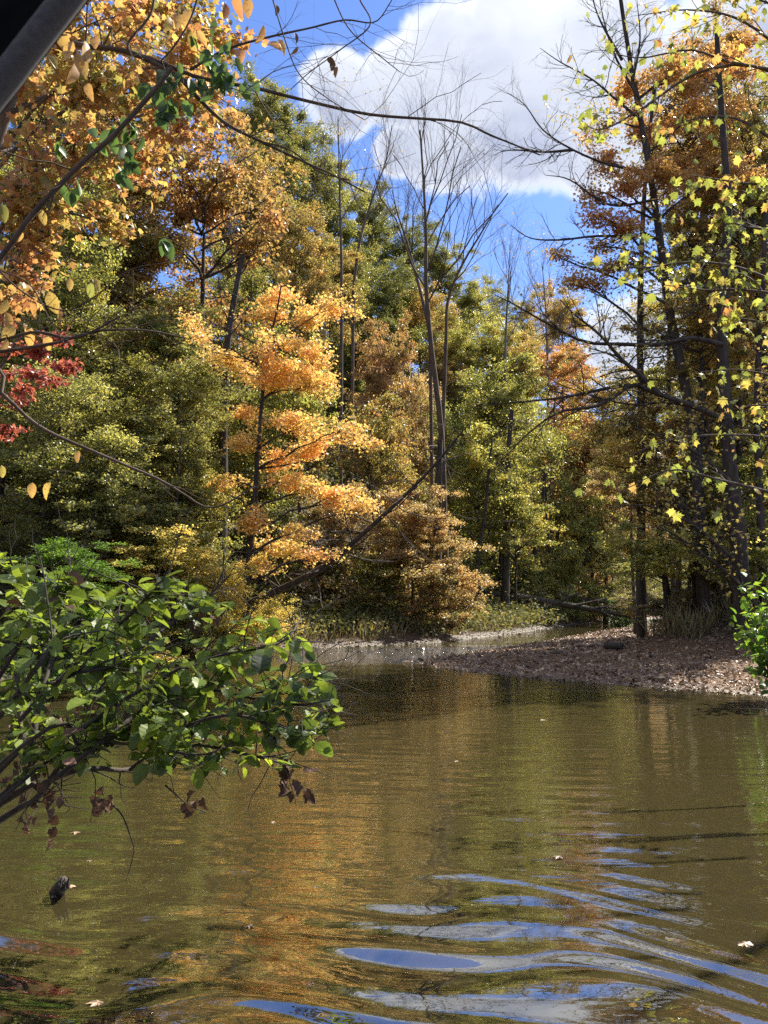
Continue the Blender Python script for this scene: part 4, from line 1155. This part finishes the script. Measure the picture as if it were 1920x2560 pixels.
# ------------------------------------------------------------------ overhanging near branch, upper left
def walnut():
    rng = np.random.default_rng(101); Y = 3.0
    org = np.array([-3.7, 2.6, float(terrain(np.array([-3.7]), np.array([2.6]))[0])])
    root = empty('walnut_tree', org, 'overhanging tree with dark twisting branches and large gold and green leaves at upper left', 'tree')
    tr = smoothpath(np.array([org - (0, 0, .2), (-3.5, 2.6, 1.2), (-3.1, 2.6, 2.4), (-2.6, 2.7, 3.4), (-2.1, 2.8, 4.2)]), 16)
    t_ = Wood(); t_.tube(tr, np.linspace(.12, .05, 16), 10)
    w = Wood()
    B = [
        ([(-60, -60), (-20, -10), (45, 32), (80, 45), (120, 50), (152, 62), (180, 78), (200, 90)], .016, .009, Y),
        ([(120, 50), (160, 62), (200, 78), (255, 88), (295, 98), (360, 113), (410, 118), (460, 122), (490, 135), (510, 143), (540, 155)], .010, .003, Y),
        ([(180, 78), (205, 105), (228, 125), (262, 142), (300, 160), (333, 175), (365, 192)], .009, .003, Y),
        ([(172, 68), (150, 95), (115, 134), (85, 160), (55, 190), (28, 220), (0, 258), (-40, 300)], .009, .011, Y - .1),
        ([(190, 70), (225, 50), (265, 38), (310, 28), (345, 20), (375, 22), (392, 0)], .006, .002, Y),
        ([(262, 142), (290, 150), (320, 172), (350, 180)], .004, .002, Y),
        ([(-40, 340), (0, 340), (35, 332), (75, 338), (110, 322), (120, 316)], .008, .005, 3.2),
        ([(0, 352), (55, 343), (85, 334), (110, 330), (150, 331), (185, 338)], .008, .003, 3.2),
        ([(-40, 370), (0, 392), (30, 420), (55, 435), (90, 450), (125, 465), (160, 480), (185, 495), (205, 507), (225, 504), (245, 492)], .009, .003, 3.2),
        ([(-20, 250), (20, 290), (60, 310), (90, 300), (130, 270), (170, 262)], .004, .002, 3.2),
        ([(270, -10), (285, 40), (300, 75), (330, 100), (365, 120)], .003, .0015, 2.8),
        ([(330, -10), (350, 30), (385, 60), (400, 72)], .003, .0015, 2.9),
        ([(360, 0), (370, 25), (340, 50), (310, 72), (290, 90)], .003, .0015, 2.9),
        ([(200, -10), (190, 20), (175, 45), (160, 62)], .004, .003, 2.9),
        ([(155, -10), (150, 15), (130, 40), (128, 50)], .005, .004, 2.9),
        ([(0, 270), (30, 285), (50, 320), (60, 335)], .003, .002, 3.1),
    ]
    for k, (b, r0, r1, y) in enumerate(B):
        pts = pxs(b, y)
        if k in (0, 3, 6, 8): pts = np.vstack([tr[[12, 0, 0, 7, 0, 0, 8, 0, 6][k]][None], pts]) if k != 3 else pts
        p = smoothpath(pts, 28); rad = np.linspace(r0, r1, 28); w.tube(p, rad, 6, lump=.05, rng=rng)
        if True:
            for _ in range(9 if k in (1, 2, 4, 7, 8, 10, 11, 12) else 6):
                i = rng.integers(8, 28); d = norm(p[min(i + 1, 27)] - p[i - 1]) * .8 + norm(rng.normal(0, 1, 3) * (1, .4, 1))
                bare(w, rng, p[i], d, rng.uniform(.10, .45), max(rad[i] * .35, .0012), 1 if k > 9 else 2, 0, .5, 2)
    link('trunk', t_.mesh('trunk', BM['dark'], org), root)
    link('branches', w.mesh('branches', BM['brown'], org), root)
    spec = []      # px, py, size, direction (down angle), kind
    for (px, py, s, k) in [(80, 62, .075, 'g'), (86, 50, .08, 'g'), (62, 38, .07, 'o'), (75, 70, .07, 'g'), (88, 88, .05, 'y'), (70, 48, .06, 'o'), (178, 18, .05, 'o'), (188, 15, .055, 'o'), (170, 22, .05, 'o'),
                           (237, 2, .06, 'r'), (248, 5, .06, 'o'), (225, 8, .05, 'r'), (262, 32, .055, 'o'), (272, 44, .055, 'o'), (282, 45, .05, 'o'), (212, 28, .04, 'o'), (192, 38, .05, 'o'),
                           (152, 205, .035, 'y'), (92, 288, .05, 'r'), (96, 282, .04, 'o'), (35, 306, .06, 'o'), (52, 300, .07, 'o'), (60, 312, .05, 'o'), (10, 330, .06, 'y'), (30, 335, .06, 'y'), (5, 305, .05, 'o'),
                           (48, 340, .05, 'y'), (8, 318, .05, 'o'), (32, 488, .045, 'y'), (47, 488, .055, 'y'), (70, 283, .04, 'o'), (4, 345, .06, 'y'), (42, 215, .045, 'r'), (3, 210, .05, 'r'), (20, 235, .04, 'o'),
                           (78, 455, .04, 'o'), (95, 40, .05, 'o'), (50, 58, .05, 'r'), (240, 52, .05, 'r'), (200, 35, .045, 'o'), (150, 100, .04, 'o'), (138, 108, .04, 'o'), (2, 470, .04, 'y'),
                           (330, 60, .03, 'd'), (336, 70, .028, 'd'), (332, 66, .035, 'd'), (338, 62, .03, 'd'), (296, 36, .03, 'd'), (277, 8, .03, 'd'), (296, 50, .025, 'd')]:
        spec.append((px, py, s, k, -1.2))
    for (cx_, cy_, n_, sp_) in [(210, 56, 13, 16), (218, 66, 8, 12), (225, 84, 8, 10), (175, 70, 6, 9), (160, 82, 9, 12), (200, 88, 6, 10), (250, 84, 4, 8), (160, 108, 6, 8), (112, 134, 7, 9), (132, 140, 10, 12), (130, 162, 9, 9),
                                (68, 193, 5, 9), (165, 245, 5, 6), (60, 150, 4, 8), (165, 118, 4, 6), (98, 146, 4, 8), (120, 180, 4, 6), (180, 105, 4, 8)]:
        for _ in range(n_): spec.append((cx_ + rng.normal(0, sp_ * .6), cy_ + rng.normal(0, sp_ * .6), rng.uniform(.035, .06), 'v', -1.0))
    mats = {'g': LM['walnutgold'], 'y': LM['walnutgold'], 'o': LM['walnutgold'], 'r': LM['maplemix'], 'd': LM['dead'], 'v': LM['walnutgreen']}
    pos = np.array([at(s[0], s[1], 2.95 if s[1] < 260 else 3.2) for s in spec]); n = len(pos)
    ax = norm(rng.normal(0, .45, (n, 3)) + np.array([.1, 0, -1.0])); nn = norm(np.array([.3, -1.0, .35]) + rng.normal(0, .55, (n, 3)))
    nn = norm(nn - ax * np.sum(ax * nn, 1)[:, None]); fr = (ax, np.cross(nn, ax), nn)
    ms = [mesh_of(tpl_ovate(5, .03, .26 + .03 * (s % 2), .10 + .10 * s, .10, .01, s + 40), 'leaf', LM['walnutgold']) for s in range(5)]
    single_leaves(root, org, pos - ax * np.array([s[2] for s in spec])[:, None] * .5, fr, np.array([s[2] * 1.35 for s in spec]), ms, [mats[s[3]] for s in spec], rng)


walnut()


# ------------------------------------------------------------------ right-edge broadleaf shrub
def edge_shrub():
    rng = np.random.default_rng(111); Y = 13.5
    b0 = at(775, 640, Y); org = np.array([b0[0], b0[1], float(terrain(b0[:1], b0[1:2])[0])])
    root = empty('broadleaf_shrub', org, 'sunlit bright green broadleaf shrub at the right edge above the gravel bar', 'shrub')
    w = Wood(); pos = []
    for k in range(16):
        e = at(rng.uniform(738, 790), rng.uniform(570, 650), Y + rng.uniform(-.6, .6)); p = poly(org, e, 7, rng, .06, .08); w.tube(p, np.linspace(.015, .004, 7), 5)
        for _ in range(26): pos.append(p[rng.integers(2, 7)] + rng.normal(0, .16, 3))
    pos = np.array(pos); n = len(pos); tp = tpl_ovate(3, .04, .38, .15, .1, .01, 4)
    fr = rot_leaf(rng, n, .1, .6); sz = rng.uniform(.10, .18, n)
    ms = [mesh_of(tp, 'leaf', LM['brightgreen'], False)]
    m = 200; single_leaves(root, org, pos[:m], tuple(f[:m] for f in fr), sz[:m], ms, LM['brightgreen'], rng)
    lf = leaves_arrays(pos[m:], sz[m:], tuple(f[m:] for f in fr), tp, rng)
    link('branches', w.mesh('branches', BM['twig'], org), root)
    o = link('foliage', mk('foliage', lf[0] - org, None, lf[1], lf[2], LM['brightgreen'], smooth=False), root); o['kind'] = 'stuff'


edge_shrub()


# ------------------------------------------------------------------ fallen log over the far creek
def fallen_log():
    rng = np.random.default_rng(121)
    pts = pxs([(470, 592, 45), (500, 596, 45.5), (530, 599, 46), (560, 604, 46.5), (590, 609, 47), (620, 614, 47.5), (636, 619, 48)], 46)
    p = smoothpath(pts, 24); org = p[-1].copy()
    root = empty('fallen_log', org, 'long dark fallen log lying across the far creek with dead branches', 'log')
    t_ = Wood(); t_.tube(p, np.linspace(.26, .11, 24), 10, cap=True, lump=.05, rng=rng)
    w = Wood()
    for b in ([(520, 598, 45.8), (528, 606, 45.6), (540, 608, 45.4), (552, 604, 45.4)], [(575, 606, 46.5), (600, 600, 46), (618, 596, 46)], [(590, 609, 47), (612, 606, 47), (630, 604, 47), (640, 606, 47)],
              [(600, 611, 47), (616, 619, 47), (628, 621, 47)], [(505, 597, 45.4), (515, 591, 45), (528, 590, 45)], [(486, 594, 45), (480, 588, 45), (470, 586, 45)], [(560, 604, 46), (568, 597, 46), (580, 592, 46)]):
        bough(w, rng, pxs(b, 46), .09, .02, n=10, tw=5, twl=.8)
    link('trunk', t_.mesh('trunk', BM['mossy'], org), root); link('branches', w.mesh('branches', BM['dark'], org), root)
    # second, thinner log behind
    p = smoothpath(pxs([(556, 598, 52), (590, 600, 52), (620, 605, 52), (642, 612, 52)], 52), 14)
    r2 = empty('fallen_log', p[-1], 'thinner fallen log sloping to the water behind the long dark log', 'log')
    t_ = Wood(); t_.tube(p, np.linspace(.18, .10, 14), 8, cap=True, lump=.05, rng=rng); link('trunk', t_.mesh('trunk', BM['mossy'], p[-1]), r2)


fallen_log()


def driftwood():
    rng = np.random.default_rng(123)
    for (a, b, Y, r, lab, bk) in [((575, 648), (612, 646), 0, .055, 'pale dry stick of driftwood lying in the middle of the gravel bar', 'dry'),
                                  ((606, 649), (622, 650), 0, .12, 'short dark log end at the right tip of the pale driftwood', 'dark')]:
        def g(px, py):
            lo = 10.0; d = ray(px, py)
            for s in np.arange(8, 60, .1):
                q_ = np.array([0, 0, CAMZ]) + d * s
                if q_[2] < float(terrain(q_[:1], q_[1:2])[0]): return q_
            return q_
        A, Bp = g(*a), g(*b); A[2] += r * .8; Bp[2] += r * .8
        p = poly(A, Bp, 8, rng, .04); o = Wood(); o.tube(p, np.linspace(r, r * .7, 8), 8, cap=True, lump=.08, rng=rng)
        e = empty('driftwood', A, lab, 'log'); link('wood', o.mesh('wood', BM[bk], A), e)
        return_g = g
    return g


ground_hit = driftwood()


# ------------------------------------------------------------------ stones, pebbles, litter
def blob_mesh(name, seed, mat, sub=2, rough=.18):
    rg = np.random.default_rng(seed)
    import bmesh
    b = bmesh.new(); bmesh.ops.create_icosphere(b, subdivisions=sub, radius=1)
    for v_ in b.verts:
        n_ = mnoise.noise(Vector(v_.co) * 1.3 + Vector((seed * 3.1, 0, 0)))
        v_.co = Vector((v_.co.x, v_.co.y * .8, v_.co.z * .55)) * (1 + n_ * rough * 2.5)
    me = bpy.data.meshes.new(name); b.to_mesh(me); b.free(); me.materials.append(mat)
    return me


def stone_mat(name, cols, rough):
    m, t, out = new_mat(name)
    oi = t.new('ShaderNodeObjectInfo'); geo = t.new('ShaderNodeNewGeometry')
    a = t.new('ShaderNodeAttribute', attribute_name='rnd')
    f = t.math('FRACT', t.math('ADD', a.outputs['Fac'], oi.outputs['Random']))
    c = t.mixc(t.math('MULTIPLY', t.noise(geo.outputs['Position'], 22, 4, .6), .6), t.ramp(f, cols), (.10, .08, .06))
    p = t.new('ShaderNodeBsdfPrincipled'); t.link(c, p.inputs['Base Color']); p.inputs['Roughness'].default_value = rough
    t.link(p.outputs[0], out.inputs[0]); return m


SM = stone_mat('stone_dry', [(0, (.09, .052, .024)), (.5, (.20, .12, .06)), (.85, (.34, .225, .12)), (1, (.50, .38, .24))], .75)
SW = stone_mat('stone_wet', [(0, (.025, .022, .02)), (1, (.09, .075, .06))], .22)
stones = [blob_mesh('stone', s, SM, 1, .2) for s in range(6)]
wets = [blob_mesh('stone', s + 20, SW, 2, .2) for s in range(4)]


def scatter_bar(n, rng, dmin, dmax, ylo=10, yhi=60, p=1.0):
    out = []
    while sum(len(o) for o in out) < n:
        x = rng.uniform(-1, 24, n * 4); y = ylo + (yhi - ylo) * rng.random(n * 4) ** p
        w = -sdf(WATER, x, y); cx = np.interp(y, [-50, 0, 15, 22, 30, 50, 70, 100], [0, 0, 0, -1, 4, 14, 24, 60])
        k = (w > dmin) & (w < dmax) & (x > cx - (w < 0) * 2.5) & (np.abs(x / y) < .56); out.append(np.stack([x[k], y[k]], 1))
    return np.vstack(out)[:n]


def gravel():
    rng = np.random.default_rng(131)
    xy = scatter_bar(285, rng, -.25, 6.5, 11, 36, 1.6); z = terrain(xy[:, 0], xy[:, 1])
    for k in range(len(xy)):
        o = bpy.data.objects.new('stone', stones[k % 6]); COL.objects.link(o); o.parent = ground
        s = rng.uniform(.035, .10) * (1 + .8 * (rng.random() < .12)); o.location = (xy[k, 0], xy[k, 1], z[k] + s * .15)
        o.rotation_euler = (rng.normal(0, .2), rng.normal(0, .2), rng.uniform(0, 6.28)); o.scale = (s * 1.2, s, s * rng.uniform(.6, 1))
    # countless small pebbles
    n = 15000; xy = scatter_bar(n, rng, -.6, 7.5, 10, 50, 1.5); z = terrain(xy[:, 0], xy[:, 1])
    oct_v = np.array([(1, 0, 0), (0, 1, 0), (-1, 0, 0), (0, -1, 0), (0, 0, .7), (.6, .6, .35)], float); oct_t = np.array([(0, 5, 4), (5, 1, 4), (1, 2, 4), (2, 3, 4), (3, 0, 4), (0, 1, 5)])
    a = rng.uniform(0, 6.28, n); fr = (np.stack([np.cos(a), np.sin(a), rng.normal(0, .15, n)], 1), np.stack([-np.sin(a), np.cos(a), rng.normal(0, .15, n)], 1), np.tile([0, 0, 1.], (n, 1)))
    V, T, R = leaves_arrays(np.column_stack([xy, z]), rng.uniform(.012, .045, n), fr, (oct_v, oct_t), rng)
    o = link('pebbles', mk('pebbles', V, None, T, R, SM, smooth=False), ground); o['kind'] = 'stuff'
    # fallen leaves carpeting bar and banks
    P_ = []
    xy = scatter_bar(26000, rng, -.05, 9, 10, 55, 1.6); P_.append(xy)
    x = rng.uniform(-9, 22, 60000); y = rng.uniform(20, 62, 60000); w = -sdf(WATER, x, y); k = (w > -.1) & (w < 4.5); P_.append(np.stack([x[k], y[k]], 1)[:9000])
    x = rng.uniform(2, 14, 6000); y = rng.uniform(12, 22, 6000); w = -sdf(WATER, x, y); k = (w > .3) & (vnoise(x, y, 1.0, 40) > .1); P_.append(np.stack([x[k], y[k]], 1))
    xy = np.vstack(P_); n = len(xy); z = terrain(xy[:, 0], xy[:, 1]) + rng.uniform(.0, .03, n)
    V, T, R = leaves_arrays(np.column_stack([xy, z]), rng.uniform(.05, .14, n), rot_leaf(rng, n, 0, .6), tpl_lobed(3, .4, curl=.6), rng)
    o = link('fallen_leaves', mk('fallen_leaves', V, None, T, R, LM['litter'], smooth=False), ground); o['kind'] = 'stuff'
    # wet stones breaking the riffle
    spots = [(405, 655), (412, 657), (430, 653), (438, 655), (447, 652), (455, 655), (398, 650), (420, 649), (470, 648), (500, 637), (537, 630), (497, 640), (360, 652), (381, 648), (352, 648), (466, 658), (478, 655), (390, 656),
             (415, 662), (440, 660), (520, 634), (548, 628), (428, 663), (450, 646)]
    for k, (px, py) in enumerate(spots):
        q_ = on_water(px, py); o = bpy.data.objects.new('stone', wets[k % 4]); COL.objects.link(o)
        s = rng.uniform(.05, .11); o.location = (q_[0], q_[1], .0); o.scale = (s * 1.5, s * 1.1, s * .9); o.rotation_euler = (0, 0, rng.uniform(0, 6))
        tag(o, 'dark wet stone poking out of the shallow riffle', 'stone', 'stones breaking the riffle')


gravel()


def grasses():
    """tawny grass and herb fringe on the left bank and the weeds on the bar"""
    rng = np.random.default_rng(141); P_ = []
    x = rng.uniform(-6, 16, 90000); y = rng.uniform(22, 62, 90000); w = -sdf(WATER, x, y)
    cx = np.interp(y, [-50, 0, 15, 22, 30, 50, 70, 100], [0, 0, 0, -1, 4, 14, 24, 60])
    k = (w > .45) & (w < 4.5) & (x < cx) & (vnoise(x, y, 1.3, 9) > -.25); P_.append(np.stack([x[k], y[k]], 1)[:9000])
    x = rng.uniform(6, 20, 60000); y = rng.uniform(14, 50, 60000); w = -sdf(WATER, x, y); k = (w > 5.5) & (w < 10) & (np.abs(x / y) < .55) & (vnoise(x, y, 1.1, 19) > -.1); P_.append(np.stack([x[k], y[k]], 1)[:7000])
    xy = np.vstack(P_); n = len(xy); z = terrain(xy[:, 0], xy[:, 1])
    h = rng.uniform(.2, .8, n) * (1 + .6 * vnoise(xy[:, 0], xy[:, 1], 2, 4)); a = rng.uniform(0, 6.28, n); lean = rng.normal(0, .35, (n, 2))
    up = norm(np.column_stack([lean, np.ones(n)])); side = np.stack([np.cos(a), np.sin(a), np.zeros(n)], 1)
    tpl = (np.array([(0, .014, 0), (0, -.014, 0), (.6, .010, .06), (1, 0, .2)], float), np.array([(0, 1, 2), (0, 2, 3)]))
    nn = np.cross(up, side)
    V, T, R = leaves_arrays(np.column_stack([xy, z]), h, (up, side * 1.8, nn), tpl, rng)
    o = link('grass', mk('grass', V, None, T, R, LM['weed'], smooth=False)); tag(o, 'tawny dry grass fringing the left bank and the top of the gravel bar', 'grass', kind='stuff')


grasses()


# ------------------------------------------------------------------ small things on the water
def floaters():
    rng = np.random.default_rng(151)
    ms = [mesh_of(tpl_lobed(5, .5, True, .25, s + 9), 'leaf', LM['litter'], False) for s in range(3)]
    items = [(102, 1000, .085, 'pale brown leaf adrift near the bottom left corner'), (565, 858, .09, 'pale lobed leaf floating right of centre behind the first sky reflection'), (755, 946, .12, 'long pale leaf floating at the right edge'),
             (72, 832, .09, 'tan leaf floating beneath the alder branches'), (68, 889, .06, 'pale leaf beside the water-logged stump'), (52, 896, .05, 'small pale leaf left of the stump foot'), (90, 862, .06, 'thin brown leaf floating between stump and dipping twig'),
             (455, 762, .06, 'small orange leaf floating in mid creek'), (275, 822, .06, 'small pale leaf adrift right of the dipping twig'), (250, 925, .05, 'small tan leaf adrift in the lower left water'), (640, 668, .12, 'bright green leaf floating off the gravel bar'), (540, 720, .08, 'yellow leaf floating off the gravel bar tip')]
    for k, (px, py, s, lab) in enumerate(items):
        q_ = on_water(px, py); o = bpy.data.objects.new('floating_leaf', ms[k % 3]); COL.objects.link(o)
        o.location = (q_[0], q_[1], float(waves(q_[0], q_[1])) + .006); o.scale = (s, s, s); o.rotation_euler = (rng.normal(0, .1), rng.normal(0, .1), rng.uniform(0, 6.28))
        tag(o, lab, 'leaf', 'leaves floating on the creek')
    # stump
    a = on_water(49, 906, -.12); b = at(63, 882, on_water(52, 900)[1])
    p = smoothpath(np.array([a, (a + b) / 2 + (.01, 0, .01), b]), 8); w = Wood(); w.tube(p, np.linspace(.048, .036, 8), 12, cap=True, lump=.10, rng=rng)
    for k in range(7):
        a2 = k * .9; q0 = b + np.array([math.cos(a2), math.sin(a2), 0]) * .026
        w.tube(np.array([q0 - (0, 0, .03), q0 + norm(b - a) * rng.uniform(.01, .05)]), np.array([.014, .003]), 4)
    e = empty('stump', a, 'broken dark stump slanting out of the water at lower left', 'stump'); link('wood', w.mesh('wood', BM['dark'], a), e)


floaters()


# ------------------------------------------------------------------ dark canopy edge close to the camera, top left
def canopy():
    m, t, out = new_mat('black_fabric'); p = t.new('ShaderNodeBsdfPrincipled'); geo = t.new('ShaderNodeNewGeometry')
    t.link(t.ramp(t.noise(geo.outputs['Position'], 60, 3, .5), [(.3, (.002, .002, .002)), (.7, (.006, .006, .006))]), p.inputs['Base Color']); p.inputs['Roughness'].default_value = .95; p.inputs['Specular IOR Level'].default_value = .05
    t.link(p.outputs[0], out.inputs[0])
    m2, t, out = new_mat('grey_webbing'); p = t.new('ShaderNodeBsdfPrincipled'); geo = t.new('ShaderNodeNewGeometry')
    t.link(t.ramp(t.noise(geo.outputs['Position'], 300, 2, .5), [(.3, (.035, .032, .032)), (.7, (.07, .065, .065))]), p.inputs['Base Color']); p.inputs['Roughness'].default_value = .8
    t.link(p.outputs[0], out.inputs[0])
    Y = .45
    A = at(110, -56, Y); B = at(-50, 148, Y); far_ = at(-260, -260, Y + .1)
    root = empty('canopy', (A + B) / 2, 'black canopy edge with grey webbing hem crossing the top left corner', 'canopy'); org = (A + B) / 2
    e = norm(B - A); nrm = norm(np.cross(e, far_ - A)) * .012
    A2 = at(-100, -260, Y + .05); B2 = at(-260, -60, Y + .05)
    vv = np.array([A, B, B2, A2, A + nrm, B + nrm, B2 + nrm, A2 + nrm]) - org
    link('fabric', mk('fabric', vv, [(0, 1, 2, 3), (7, 6, 5, 4), (0, 4, 5, 1), (1, 5, 6, 2), (2, 6, 7, 3), (3, 7, 4, 0)], mat=m, smooth=False), root)
    w = Wood(); w.tube(poly(A, B, 12, np.random.default_rng(3), .004), np.full(12, .0085), 12); link('hem', w.mesh('hem', m2, org), root)


canopy()
open('/workdir/stats.txt','w').write(str(sum(len(me.loops) - 2 * len(me.polygons) for me in bpy.data.meshes))) if False else print('objects', len(bpy.data.objects), 'tris', sum(len(me.loops) - 2 * len(me.polygons) for me in bpy.data.meshes))
